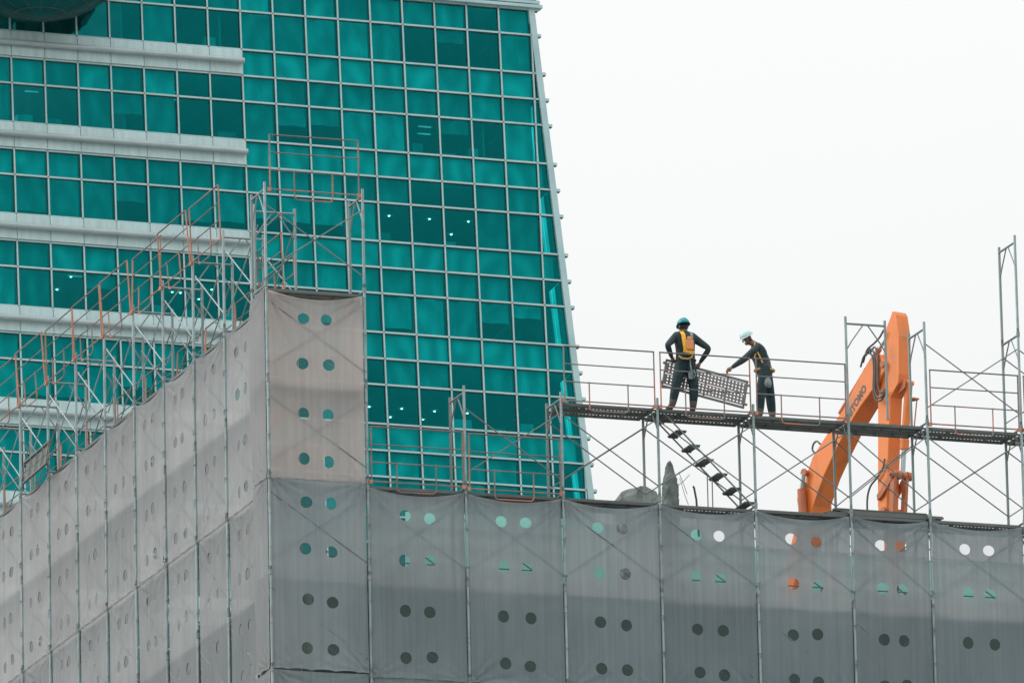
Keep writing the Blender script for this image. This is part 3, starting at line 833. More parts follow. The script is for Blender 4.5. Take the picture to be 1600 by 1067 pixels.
# ------------------------------------------------------------------ dust sheets
def sheet_mesh(w, h, seed, sag=0.09, lens=True, tear=False, holes=True, m=None):
    rr = random.Random(seed)
    nx = max(6, int(round(w / 0.0325))); ny = int(round(h / 0.0325))
    cx, cz = w / nx, h / ny
    hb = 5
    centres = []
    if holes:
        for fu in (0.355, 0.628):
            for fv in (0.135, 0.375, 0.645, 0.888):
                i, j = int(round(fu * nx + rr.uniform(-0.7, 0.7))), int(round(fv * ny + rr.uniform(-0.8, 0.8)))
                centres.append((i, j))
    inner = set(); skip = set()
    for (i, j) in centres:
        for a in range(-hb, hb):
            for c in range(-hb, hb): skip.add((i + a, j + c))
        for a in range(-hb + 1, hb):
            for c in range(-hb + 1, hb): inner.add((i + a, j + c))
    if tear:
        for j in range(int(ny * 0.905), ny - 3):
            wdt = int(1 + (j - ny * 0.905) / (ny * 0.095) * 6)
            for i in range(nx - 1 - wdt, nx - 1): skip.add((i, j))
    pts = []; idx = {}
    for j in range(ny + 1):
        for i in range(nx + 1):
            if (i, j) in inner: continue
            idx[(i, j)] = len(pts); pts.append((i * cx, j * cz))
    faces = []
    for j in range(ny):
        for i in range(nx):
            if (i, j) in skip: continue
            faces.append((idx[(i, j)], idx[(i, j + 1)], idx[(i + 1, j + 1)], idx[(i + 1, j)]))
    rad = 0.107
    for (i, j) in centres:
        per = [(i + a, j - hb) for a in range(-hb, hb)] + [(i + hb, j + c) for c in range(-hb, hb)] + [(i - a, j + hb) for a in range(-hb, hb)] + [(i - hb, j - c) for c in range(-hb, hb)]
        prev = [idx[p] for p in per]
        x0, z0 = i * cx, j * cz; ex_ = rr.uniform(0.95, 1.04)
        for k in (1, 2):
            t = k / 2; cur = []
            for p in per:
                px, pz = p[0] * cx - x0, p[1] * cz - z0
                L = math.hypot(px, pz)
                q = (px * (1 - t) + px / L * rad * ex_ * t, pz * (1 - t) + pz / L * rad * t / ex_)
                cur.append(len(pts)); pts.append((x0 + q[0], z0 + q[1]))
            n = len(per)
            for a in range(n): faces.append((prev[a], cur[a], cur[(a + 1) % n], prev[(a + 1) % n]))
            prev = cur
    A = np.array(pts); U, V = A[:, 0], A[:, 1]
    a, c = U / w, V / h
    edge = np.minimum(1, np.minimum(np.minimum(U, w - U) / 0.12, np.minimum(V, h - V) / 0.12))
    y = -rr.uniform(0.012, 0.04) * np.sin(math.pi * a) * np.sin(math.pi * c)
    for _ in range(5):
        fx, fz, p1, p2 = rr.uniform(0.4, 2.0), rr.uniform(0.2, 1.2), rr.random() * 6, rr.random() * 6
        y += 0.009 * np.sin(fx * 6.28 * a + p1 + 0.8 * np.sin(3 * c + p2)) * np.sin(fz * 6.28 * c + p2) * edge
    y += 0.0025 * np.sin(6.28 * U / 0.21 + rr.random() * 6 + 1.2 * np.sin(V * 1.3)) * edge
    for (ux, vz, sx, sz, amp) in ((0, 0, 1, 1, 1.0), (w, 0, -1, 1, 1.0), (0, h, 1, -1, 0.9), (w, h, -1, -1, 0.9), (w * 0.28, h, 1, -1, 0.35), (w * 0.72, h, -1, -1, 0.35)):
        dx, dz = (U - ux) * sx, (V - vz) * sz
        r = np.hypot(dx, dz) + 1e-6; th = np.arctan2(dz, np.abs(dx) if ux in (0, w) else dx)
        s1, s2 = rr.uniform(13, 19), rr.uniform(22, 31)
        env = np.clip(r / 0.06, 0, 1) * np.exp(-r / rr.uniform(0.22, 0.5)) * amp * rr.uniform(0.5, 1.15)
        wv = np.sin(s1 * th + rr.random() * 6 + 0.7 * np.sin(4 * th)) * 0.7 + np.sin(s2 * th + rr.random() * 6) * 0.3
        y += 0.034 * env * (np.sign(wv) * np.abs(wv) ** 1.4)
    # a few long creases
    for _ in range(7):
        ax, az, ang = rr.uniform(0.1, 0.9) * w, rr.uniform(0.1, 0.9) * h, rr.uniform(-0.7, 0.7)
        dd = (U - ax) * math.cos(ang) + (V - az) * math.sin(ang); al = -(U - ax) * math.sin(ang) + (V - az) * math.cos(ang)
        y += rr.uniform(0.003, 0.009) * np.exp(-(dd / rr.uniform(0.02, 0.04)) ** 2) * np.exp(-(al / rr.uniform(0.2, 0.6)) ** 2) * edge
    Z = -V.copy()
    Z -= sag * 4 * a * (1 - a) * np.exp(-V / 0.30)
    if lens:
        Z += 0.022 * np.abs(np.sin(math.pi * (a * 4 + 0.4))) ** 0.7 * np.exp(-(h - V) / 0.06) * np.clip(np.minimum(a, 1 - a) / 0.08, 0, 1)
        y += -0.02 * np.abs(np.sin(math.pi * (a * 4 + 0.4))) * np.exp(-(h - V) / 0.08)
    me = bpy.data.meshes.new('dust_sheet')
    me.from_pydata([(float(p), float(q), float(r)) for p, q, r in zip(U, y, Z)], [], faces)
    me.materials.append(m or SHEET)
    me.polygons.foreach_set('use_smooth', [True] * len(me.polygons)); me.update()
    hole_at[me.name] = [(i * cx, j * cz) for i, j in centres]
    hole_y[me.name] = []
    for (x0, z0) in hole_at[me.name]:
        q = np.hypot(U - x0, V - z0); k = q < rad * 1.05
        hole_y[me.name].append((float(y[k].mean()), float(Z[k].mean())))
    return me
hole_at, hole_y = {}, {}
b = MB(); b.add([(0.109 * math.cos(2 * math.pi * i / 24), 0, 0.109 * math.sin(2 * math.pi * i / 24)) for i in range(24)], [tuple(range(24))])
patch_open = b.mesh('mesh_patch', NET_OPEN); patch_dense = b.mesh('mesh_patch', NET_DENSE)
SH = 2 * H
GAP = 0.034
ordn = ['first', 'second', 'third', 'fourth', 'fifth', 'sixth', 'seventh', 'eighth', 'ninth', 'tenth', 'eleventh']
fw = BAY - 2 * GAP
var_top = [sheet_mesh(fw, SH - 0.05, 100 + s, 0.115) for s in range(5)]
var_low = [sheet_mesh(fw, SH - 0.02, 200 + s, 0.015) for s in range(3)]
short_w = PX[7] - PX[6] - 2 * GAP
short_top = sheet_mesh(short_w, SH - 0.05, 301, 0.08); short_low = sheet_mesh(short_w, SH - 0.02, 302, 0.015)
SY = 0.016
first_me = sheet_mesh(fw, SH, 311, 0.015)
tie_cache = {}
TIE = mat('tie_cord', (0.16, 0.17, 0.17), 0.8)
def put_sheet(me, loc, rz, label, group, ties=True):
    o = tag(put('dust_sheet', me, None, loc, (0, 0, rz)), label, 'dust sheet', group)
    if not ties: return o
    if me.name not in tie_cache:
        xs_ = [v.co.x for v in me.vertices]; wmax = max(xs_); b = MB(); rq = random.Random(len(tie_cache))
        for q in range(6):
            for xx, sg in ((0.0, -1), (wmax, 1)):
                zc = -0.04 - q * 0.66 + rq.uniform(-0.06, 0.06)
                b.path([(xx + sg * (0.033 - 0.042 * math.cos(t)), -SY - 0.036 * math.sin(t) - 0.0, zc + 0.012 * math.sin(2 * t)) for t in (0, 0.6, 1.2, 1.8, 2.4)], 0.0045, 4)
                if rq.random() < 0.5: b.path([(xx + sg * 0.02, -SY - 0.03, zc), (xx + sg * 0.03, -SY - 0.035, zc - 0.05), (xx + sg * 0.022, -SY - 0.03, zc - rq.uniform(0.07, 0.13))], 0.004, 4)
        tie_cache[me.name] = b.mesh('tie_cords', TIE)
    tc_ = put('tie_cords', tie_cache[me.name], o); tc_['kind'] = 'stuff'
    for (x0, _), (yy, zz) in zip(hole_at[me.name], hole_y[me.name]):
        put('mesh_patch', patch_open if rz == 0 else patch_dense, o, (x0, yy + 0.006, zz))
    return o
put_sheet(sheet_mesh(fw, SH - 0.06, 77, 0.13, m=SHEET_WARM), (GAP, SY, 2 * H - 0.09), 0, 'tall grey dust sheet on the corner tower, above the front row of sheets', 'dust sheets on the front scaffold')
for i in range(NP - 1):
    me = first_me if i == 0 else short_top if i == 6 else var_top[(i * 2 + 1) % 5]
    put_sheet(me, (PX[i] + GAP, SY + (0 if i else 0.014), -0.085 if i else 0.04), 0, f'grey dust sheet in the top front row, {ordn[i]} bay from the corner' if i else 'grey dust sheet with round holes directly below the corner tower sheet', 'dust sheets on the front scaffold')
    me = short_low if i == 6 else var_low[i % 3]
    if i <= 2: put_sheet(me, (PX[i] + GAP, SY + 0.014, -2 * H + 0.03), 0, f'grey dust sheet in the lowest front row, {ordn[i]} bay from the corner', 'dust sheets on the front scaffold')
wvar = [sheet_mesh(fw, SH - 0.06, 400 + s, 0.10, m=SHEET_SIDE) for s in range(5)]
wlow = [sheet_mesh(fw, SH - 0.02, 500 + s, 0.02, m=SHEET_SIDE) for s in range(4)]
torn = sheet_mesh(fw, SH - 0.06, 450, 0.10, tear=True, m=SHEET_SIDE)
for i in range(NL - 1):
    tr = i == 3
    lab = f'grey dust sheet in the upper row of the side scaffold, {ordn[i]} from the corner'
    if tr: lab = 'grey dust sheet in the upper side row with a small laced tear'
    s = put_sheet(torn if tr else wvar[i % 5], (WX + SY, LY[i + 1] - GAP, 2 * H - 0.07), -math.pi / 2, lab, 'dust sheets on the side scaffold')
    if tr:
        for q in range(4):
            zz = -(SH - 0.06) * (0.925 + 0.016 * q); hw = 0.04 + 0.045 * q
            b = MB(); b.tube((fw - 0.035, 0.0, zz), (fw - 0.035 - hw, 0.0, zz - 0.015), 0.012, 6); b.obj('cord', WHITE_CORD, s)
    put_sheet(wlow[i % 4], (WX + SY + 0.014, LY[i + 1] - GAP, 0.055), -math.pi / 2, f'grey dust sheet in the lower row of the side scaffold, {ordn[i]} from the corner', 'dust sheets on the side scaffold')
# narrow sheets folded round the corner
poly = [Vector((WX - 0.02, WY0 - 0.02, 0)), Vector((0.05, 0.95, 0)), Vector((-0.035, 0.80, 0)), Vector((-0.037, 0.40, 0)), Vector((-0.034, 0.02, 0))]
plen = [0.0]
for q in range(4): plen.append(plen[-1] + (poly[q + 1] - poly[q]).length)
for j, (zt, hh, nm) in enumerate(((2 * H - 0.05, SH - 0.02, 'upper'), (0.03, SH - 0.0, 'middle'), (-2 * H + 0.03, SH, 'lower'))):
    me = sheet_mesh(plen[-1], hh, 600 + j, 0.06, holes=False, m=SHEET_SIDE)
    for v in me.vertices:
        q = 0
        while q < 3 and v.co.x > plen[q + 1]: q += 1
        d_ = (poly[q + 1] - poly[q]).normalized(); nn = Vector((d_.y, -d_.x, 0))      # outward
        p_ = poly[q] + d_ * (v.co.x - plen[q]) - nn * (v.co.y * -1.0) * -1.0
        v.co = (p_.x, p_.y, v.co.z)
    put_sheet(me, (0, 0, zt), 0, f'narrow folded dust sheet wrapping the scaffold corner, {nm} one', 'folded sheets at the corner', ties=False)

# ------------------------------------------------------------------ stair between the decks
st = thing('scaffold_stair', 'steel scaffold stair with six treads below the workers', 'stair', (9.15, 0.3, 0.0))
pa, pb = Vector((7.52, 0, 1.66)) - Vector((9.15, 0, 0)), Vector((9.22, 0, 0.0)) - Vector((9.15, 0, 0))
for yy in (-0.12, 0.36):
    b = MB(); b.tube(pa + Vector((0, yy, -0.02)), pb + Vector((0, yy, -0.02)), 0.016, 8); b.obj('stringer', STEEL, st)
for i in range(7):
    c = pa.lerp(pb, (i + 0.25) / 6.7)
    b = MB()
    for q in range(3): b.box((c.x - 0.10 + q * 0.067, -0.12, c.z - 0.010), (c.x - 0.10 + q * 0.067 + 0.06, 0.36, c.z + 0.010))
    b.box((c.x - 0.09, -0.10, c.z - 0.035), (c.x + 0.09, -0.09, c.z - 0.011)); b.box((c.x - 0.09, 0.33, c.z - 0.035), (c.x + 0.09, 0.34, c.z - 0.011))
    b.obj('tread', DECK, st)
pp = thing('prop_post', 'pair of thin steel props standing on the deck under the stair', 'post', (8.44, 0.55, DZ))
for dx in (0, 0.09):
    b = MB(); b.tube((dx, 0, 0), (dx, 0, 0.68), 0.012, 8); b.obj('pole', STEEL, pp)
b = MB(); b.box((-0.04, -0.04, 0), (0.13, 0.04, 0.015)); b.obj('base_plate', STEEL, pp)

# stack of loose boards on the lower deck
rb = random.Random(21)
for q in range(3):
    me = perforated(2.05 - 0.15 * q, 0.34, 'deck_board', False)
    o = put('deck_board', me, None, (PX[6] - 0.42 + 0.12 * q + (0.25 if q == 1 else 0), 0.12 + 0.07 * q, DZ + 0.06 + q * 0.055), (0, 0, rb.uniform(-.03, .03)))
    tag(o, ['lowest loose steel board of the stack on the deck below the excavator arm', 'middle loose steel board of the stack on the deck below the excavator arm', 'topmost loose steel board of the stack on the deck below the excavator arm'][q], 'board', 'boards stacked on the deck')

# ------------------------------------------------------------------ excavator
hdir = Vector((0.316, -0.949, 0)).normalized()
nl = Vector((hdir.y, -hdir.x, 0))                        # towards its left side as seen from the street
EC = Vector((14.271, 6.5, 0)) - nl * 0.21
EZ = -1.9
ex = thing('excavator', 'orange excavator with raised boom and hanging arm behind the scaffold', 'excavator')
# local axes: x = heading, y = -nl, z = up
mxw = Matrix((hdir, -nl, Vector((0, 0, 1)))).transposed().to_4x4()
mxw.translation = Vector((EC.x, EC.y, EZ)) + hdir * -4.2
ex.matrix_world = mxw
def E2(s, z): return (s + 4.2, z - EZ)
def plate(prof, w, name, m, parent, bw=0.012):
    b = MB(); b.prism([E2(*p) for p in prof], -w / 2, w / 2)
    o = b.obj(name, m, parent, fix=True); bevel(o, bw, 2); return o
boom_prof = [(-3.35, 0.55), (-3.0, 0.45), (-2.30, 2.0), (-2.185, 2.265), (-1.848, 2.773), (-1.518, 3.15), (-1.19, 3.49), (-0.72, 3.875), (-0.16, 4.25),
             (0.02, 4.42), (0.02, 4.62), (-0.10, 4.77), (-0.34, 4.745), (-0.575, 4.585), (-1.256, 3.90), (-1.756, 3.535), (-2.17, 3.21), (-2.36, 2.91), (-2.62, 2.2), (-3.2, 1.0)]
boom = plate(boom_prof, 0.42, 'boom', ORANGE, ex, 0.018)
b = MB(); pr = [(-2.33, 2.98), (-1.74, 3.555), (-1.25, 3.925), (-0.60, 4.59), (-0.66, 4.64), (-1.30, 3.99), (-1.78, 3.62), (-2.37, 3.05)]
b.prism([E2(*p) for p in pr], -0.12, 0.10); b.obj('pipe_guard', ORANGE_D, boom, fix=True)
b = MB(); x, z = E2(-2.33, 2.93); b.tube((x, -0.30, z), (x, 0.30, z), 0.055, 14); b.tube((x, -0.31, z), (x, -0.27, z), 0.08, 14); b.obj('pin', ORANGE_D, boom)
# boom lift cylinders
for sy in (-0.30, 0.30):
    b = MB(); a = E2(-2.30, 0.2); c = E2(-2.40, 2.62); d = E2(-2.33, 2.9)
    b.tube((a[0], sy, a[1]), (c[0], sy, c[1]), 0.085, 14); b.obj('lift_cylinder', ORANGE_D, ex)
    b = MB(); b.tube((c[0], sy, c[1]), (d[0], sy, d[1]), 0.045, 12); b.obj('lift_rod', CHROME, ex)
# arm cylinder along the back of the boom
b = MB(); a = E2(-1.55, 3.95); c = E2(-0.35, 4.95); d = E2(0.08, 5.28)
b.tube((a[0], 0, a[1]), (c[0], 0, c[1]), 0.055, 14); b.obj('arm_cylinder', ORANGE_D, ex)
b = MB(); b.tube((c[0], 0, c[1]), (d[0], 0, d[1]), 0.035, 12); b.obj('arm_rod', CHROME, ex)
arm_prof = [(0.19, 5.47), (0.22, 5.53), (0.29, 5.52), (0.335, 5.44), (0.40, 5.03), (0.37, 4.3), (0.33, 4.12), (0.22, 4.02), (0.10, 3.9), (0.0, 3.07), (-0.06, 2.457), (-0.12, 1.80), (-0.22, 1.70), (-0.36, 1.75),
            (-0.375, 1.92), (-0.27, 3.974), (-0.17, 4.15), (-0.06, 4.85), (0.04, 5.264)]
arm = plate(arm_prof, 0.29, 'arm', ORANGE, ex, 0.014)
b = MB(); x, z = E2(-0.02, 4.55); b.tube((x, -0.235, z), (x, 0.235, z), 0.06, 18); b.obj('arm_pin', ORANGE_D, ex)
b = MB()
for sy in (-0.075, 0.045):
    pr = [(0.30, 4.05), (0.40, 4.20), (0.47, 4.15), (0.42, 4.02), (0.25, 3.95)]; b.prism([E2(*p) for p in pr], sy, sy + 0.03)
b.obj('cylinder_bracket', ORANGE_D, arm, fix=True)
cy = 0.06
b = MB(); a, c = E2(0.40, 4.14), E2(0.20, 2.90); b.tube((a[0], cy, a[1]), (c[0], cy, c[1]), 0.075, 16)
dv = (Vector((c[0], 0, c[1])) - Vector((a[0], 0, a[1]))).normalized()
c2 = Vector((c[0], cy, c[1])) - dv * 0.18
b.tube(c2, (c[0], cy, c[1]), 0.088, 16); b.tube((a[0], cy - 0.09, a[1]), (a[0], cy + 0.09, a[1]), 0.05, 12)
cylo = b.obj('bucket_cylinder', ORANGE, ex)
b = MB(); a2 = E2(0.38, 3.98); b.tube((a2[0] + 0.11, cy + 0.11, a2[1] - 0.15), (c[0] + 0.11, cy + 0.11, c[1] + 0.05), 0.012, 6); b.box((a2[0] - 0.03, cy - 0.02, a2[1] - 0.17), (a2[0] + 0.14, cy + 0.14, a2[1] - 0.14)); b.obj('oil_pipe', ORANGE_D, cylo)
b = MB(); d = E2(0.14, 2.42); b.tube((c[0], cy, c[1]), (d[0], cy, d[1]), 0.045, 14); b.obj('bucket_rod', CHROME, ex)
# bucket linkage
b = MB(); x, z = E2(0.14, 2.41)
for q in range(4): b.tube((x, -0.24 + q * 0.13, z), (x, -0.24 + q * 0.13 + 0.10, z), 0.085 if q % 2 else 0.07, 14)
b.tube((x, -0.28, z), (x, 0.32, z), 0.035, 12); b.obj('link_pin', ORANGE_D, ex)
for sy in (-0.19, 0.10):
    b = MB(); pr = [(0.08, 2.44), (0.20, 2.42), (0.10, 1.62), (-0.02, 1.62)]; b.prism([E2(*p) for p in pr], sy, sy + 0.06); b.obj('link', ORANGE_D, ex, fix=True)
for sy in (-0.20, 0.16):
    b = MB(); pr = [(0.10, 2.50), (0.19, 2.40), (0.10, 2.30), (-0.20, 2.05), (-0.32, 2.0), (-0.33, 2.1), (-0.22, 2.18)]; b.prism([E2(*p) for p in pr], sy, sy + 0.045); b.obj('rocker', ORANGE_D, ex, fix=True)
b = MB(); x, z = E2(-0.10, 1.76); b.tube((x, -0.26, z), (x, 0.26, z), 0.06, 14); x, z = E2(0.04, 1.66); b.tube((x, -0.26, z), (x, 0.26, z), 0.055, 14); b.obj('bucket_pin', ORANGE_D, ex)
b = MB(); pr = [(-0.26, 1.80), (0.10, 1.72), (0.08, 0.55), (0.0, 0.40), (-0.20, 0.40), (-0.28, 0.55)]
b.prism([E2(*p) for p in pr], -0.11, 0.11); o = b.obj('breaker', ORANGE_D, ex, fix=True); bevel(o, 0.015, 2)
b = MB(); x, z = E2(-0.10, 0.40); b.tube((x, 0, z), (x, 0, z - 0.75), 0.06, 12); b.tube((x, 0, z - 0.75), (x, 0, z - 0.95), 0.06, 12, 0.01); b.obj('chisel', DARK, ex)
# hoses
HOSE = mat('hydraulic_hose', (0.09, 0.10, 0.105), 0.45)
for k, (oy, pts) in enumerate(((-0.25, [(-0.62, 4.62), (-0.52, 4.80), (-0.38, 4.84), (-0.26, 4.74), (-0.24, 4.45), (-0.27, 4.12), (-0.20, 3.90), (-0.05, 3.86), (0.06, 3.95)]),
                               (-0.27, [(-0.44, 4.80), (-0.28, 4.90), (-0.18, 4.74), (-0.18, 4.42), (-0.21, 4.12), (-0.13, 3.93), (0.0, 3.92), (0.10, 4.0)]),
                               (-0.24, [(-0.34, 4.84), (-0.20, 4.92), (-0.12, 4.70), (-0.13, 4.40), (-0.14, 4.15), (-0.06, 4.0), (0.08, 4.05)]),
                               (-0.22, [(-0.58, 4.70), (-0.45, 4.92), (-0.25, 5.0), (-0.08, 5.08), (0.05, 5.2)]),
                               (-0.19, [(-0.08, 2.75), (-0.12, 2.6), (-0.28, 2.45), (-0.52, 2.30), (-0.62, 2.05), (-0.60, 1.7), (-0.45, 1.4)]),
                               (-0.18, [(-1.95, 3.42), (-2.06, 3.50), (-2.16, 3.46), (-2.19, 3.36), (-2.12, 3.28)]),
                               (-0.24, [(-2.36, 2.75), (-2.52, 2.6), (-2.58, 2.45), (-2.50, 2.1)]))):
    b = MB()
    P_ = [Vector((E2(*p)[0], oy, E2(*p)[1])) for p in pts]
    sm = []
    for i in range(len(P_) - 1):
        p0, p1, p2, p3 = P_[max(i - 1, 0)], P_[i], P_[i + 1], P_[min(i + 2, len(P_) - 1)]
        for t in (0, .25, .5, .75):
            sm.append(0.5 * ((2 * p1) + (p2 - p0) * t + (2 * p0 - 5 * p1 + 4 * p2 - p3) * t * t + (-p0 + 3 * p1 - 3 * p2 + p3) * t ** 3))
    sm.append(P_[-1])
    b.path(sm, 0.019, 8); b.obj('hose', HOSE, ex, smooth=True)
# maker's lettering on the boom
cu = bpy.data.curves.new('lettering', 'FONT'); cu.body = 'SUMITOMO'; cu.size = 0.24; cu.offset = 0.014; cu.shear = 0.15; cu.space_character = 1.06
to = bpy.data.objects.new('lettering', cu); COL.objects.link(to)
bpy.context.view_layer.update()
tme = bpy.data.meshes.new_from_object(to.evaluated_get(bpy.context.evaluated_depsgraph_get()))
bpy.data.objects.remove(to)
xs = [v.co.x for v in tme.vertices]; wtx = max(xs) - min(xs)
for v in tme.vertices: v.co.x -= min(xs)
tme.materials.clear(); tme.materials.append(LETTER)
le = put('lettering', tme, boom)
# text baseline along the boom's left face: letters read upwards to the right
d2 = (Vector(E2(-0.72, 3.875)) - Vector(E2(-1.518, 3.15))).normalized()
tx = Vector((d2.x, 0, d2.y)); tyv = Vector((-d2.y, 0, d2.x)); tz = tx.cross(tyv)
LEN = 0.98
sc_t = LEN / wtx
end = Vector((E2(-0.50, 4.195)[0], -0.213, E2(-0.50, 4.195)[1]))
mt_ = Matrix((tx * sc_t, tyv * 0.80, tz * sc_t)).transposed().to_4x4(); mt_.translation = end - tx * LEN
le.matrix_parent_inverse = Matrix(); le.matrix_basis = mt_
# body and tracks below the sight line
b = MB(); b.box((-1.9, -1.15, 1.0), (1.0, 1.15, 1.9)); b.box((-2.1, -1.1, 1.15), (-1.4, 1.1, 2.1)); o = b.obj('body', ORANGE, ex); bevel(o, 0.05, 2)
b = MB(); b.prism([(-0.1, 1.0), (1.1, 1.0), (1.25, 1.6), (1.0, 2.65), (-0.1, 2.65)], 0.25, 1.15); o = b.obj('cab', ORANGE, ex, fix=True); bevel(o, 0.05, 2)
b = MB(); b.prism([(0.0, 1.75), (1.15, 1.75), (0.95, 2.5), (0.0, 2.5)], 0.24, 1.16); b.obj('cab_window', DARK, ex, fix=True)
for sy in (-1.3, 0.75):
    b = MB(); b.prism([(-1.7, 0.0), (1.3, 0.0), (1.7, 0.35), (1.5, 0.75), (-1.9, 0.75), (-2.1, 0.35)], sy, sy + 0.55); b.obj('track', RUBBER, ex, fix=True)
b = MB(); b.tube((-0.3, 0, 0.3), (-0.3, 0, 1.05), 0.7, 20); b.obj('turntable', DARK, ex)

# ------------------------------------------------------------------ people
SKIN = mat('skin', (0.24, 0.13, 0.09), 0.6)
SHIRT = mat('dark_shirt', (0.018, 0.036, 0.04), 0.85, 0, (0.045, 0.066, 0.068), 7, 0.4, 0.7, bump=0.9, bscale=16)
TROUSER = mat('dark_trousers', (0.008, 0.028, 0.033), 0.85, 0, (0.022, 0.046, 0.05), 7, 0.4, 0.7, bump=0.9, bscale=14)
BOOT = mat('boots', (0.10, 0.09, 0.08), 0.8)
TEAL_HELM = mat('teal_helmet', (0.01, 0.25, 0.30), 0.35)
WHITE_HELM = mat('white_helmet', (0.55, 0.72, 0.72), 0.3)
YELLOW = mat('harness_yellow', (0.85, 0.47, 0.04), 0.7)
ORG_VEST = mat('harness_orange', (0.85, 0.27, 0.07), 0.8, 0, (0.62, 0.30, 0.16), 12, 0.4, 0.6)
TAN = mat('tan_strap', (0.55, 0.34, 0.12), 0.8)
GREY_CLOTH = mat('grey_pouch', (0.16, 0.22, 0.23), 0.8, 0, (0.26, 0.31, 0.31), 12, 0.4, 0.6)
HAIR = mat('black_hair', (0.015, 0.015, 0.015), 0.7)

def skinned(name, verts, edges, rads, root, sub=2):
    me = bpy.data.meshes.new(name); me.from_pydata(verts, edges, []); me.update()
    o = bpy.data.objects.new(name, me); COL.objects.link(o)
    sm = o.modifiers.new('skin', 'SKIN'); sm.use_smooth_shade = True
    for i, r in enumerate(rads):
        sv = me.skin_vertices[0].data[i]; sv.radius = r if isinstance(r, tuple) else (r, r); sv.use_root = (i == root)
    ss = o.modifiers.new('sub', 'SUBSURF'); ss.levels = sub; ss.render_levels = sub
    bpy.context.view_layer.update()
    out = bpy.data.meshes.new_from_object(o.evaluated_get(bpy.context.evaluated_depsgraph_get()))
    bpy.data.objects.remove(o)
    return out

def hand_parts(mb, wrist, tip, palm_n, side, curl=0.5):
    """palm and five fingers from the wrist towards tip"""
    wrist, tip = Vector(wrist), Vector(tip)
    d = (tip - wrist).normalized(); n = Vector(palm_n).normalized(); n = (n - d * n.dot(d)).normalized(); s = d.cross(n) * side
    pw = 0.040
    mb.path([wrist - d * 0.01, wrist + d * 0.03, wrist + d * 0.075, wrist + d * 0.092], [0.027, 0.036, 0.039, 0.026], 8)
    for i, L in enumerate((0.065, 0.078, 0.072, 0.055)):
        b0 = wrist + d * 0.08 + s * (0.030 - 0.020 * i)
        p1 = b0 + (d * math.cos(curl * 0.5) + n * math.sin(curl * 0.5)) * L * 0.45
        p2 = p1 + (d * math.cos(curl * 1.4) + n * math.sin(curl * 1.4)) * L * 0.32
        p3 = p2 + (d * math.cos(curl * 2.2) + n * math.sin(curl * 2.2)) * L * 0.25
        mb.path([b0 - d * 0.01, b0, p1, p2, p3], [0.010, 0.0105, 0.0095, 0.0085, 0.006], 6)
    t0 = wrist + d * 0.03 + s * 0.03
    t1 = t0 + (d * 0.6 + s * 0.75 + n * 0.25).normalized() * 0.035; t2 = t1 + (d * 0.85 + s * 0.25 + n * 0.45).normalized() * 0.032
    mb.path([t0 - s * 0.012, t0, t1, t2], [0.013, 0.0135, 0.011, 0.008], 6)

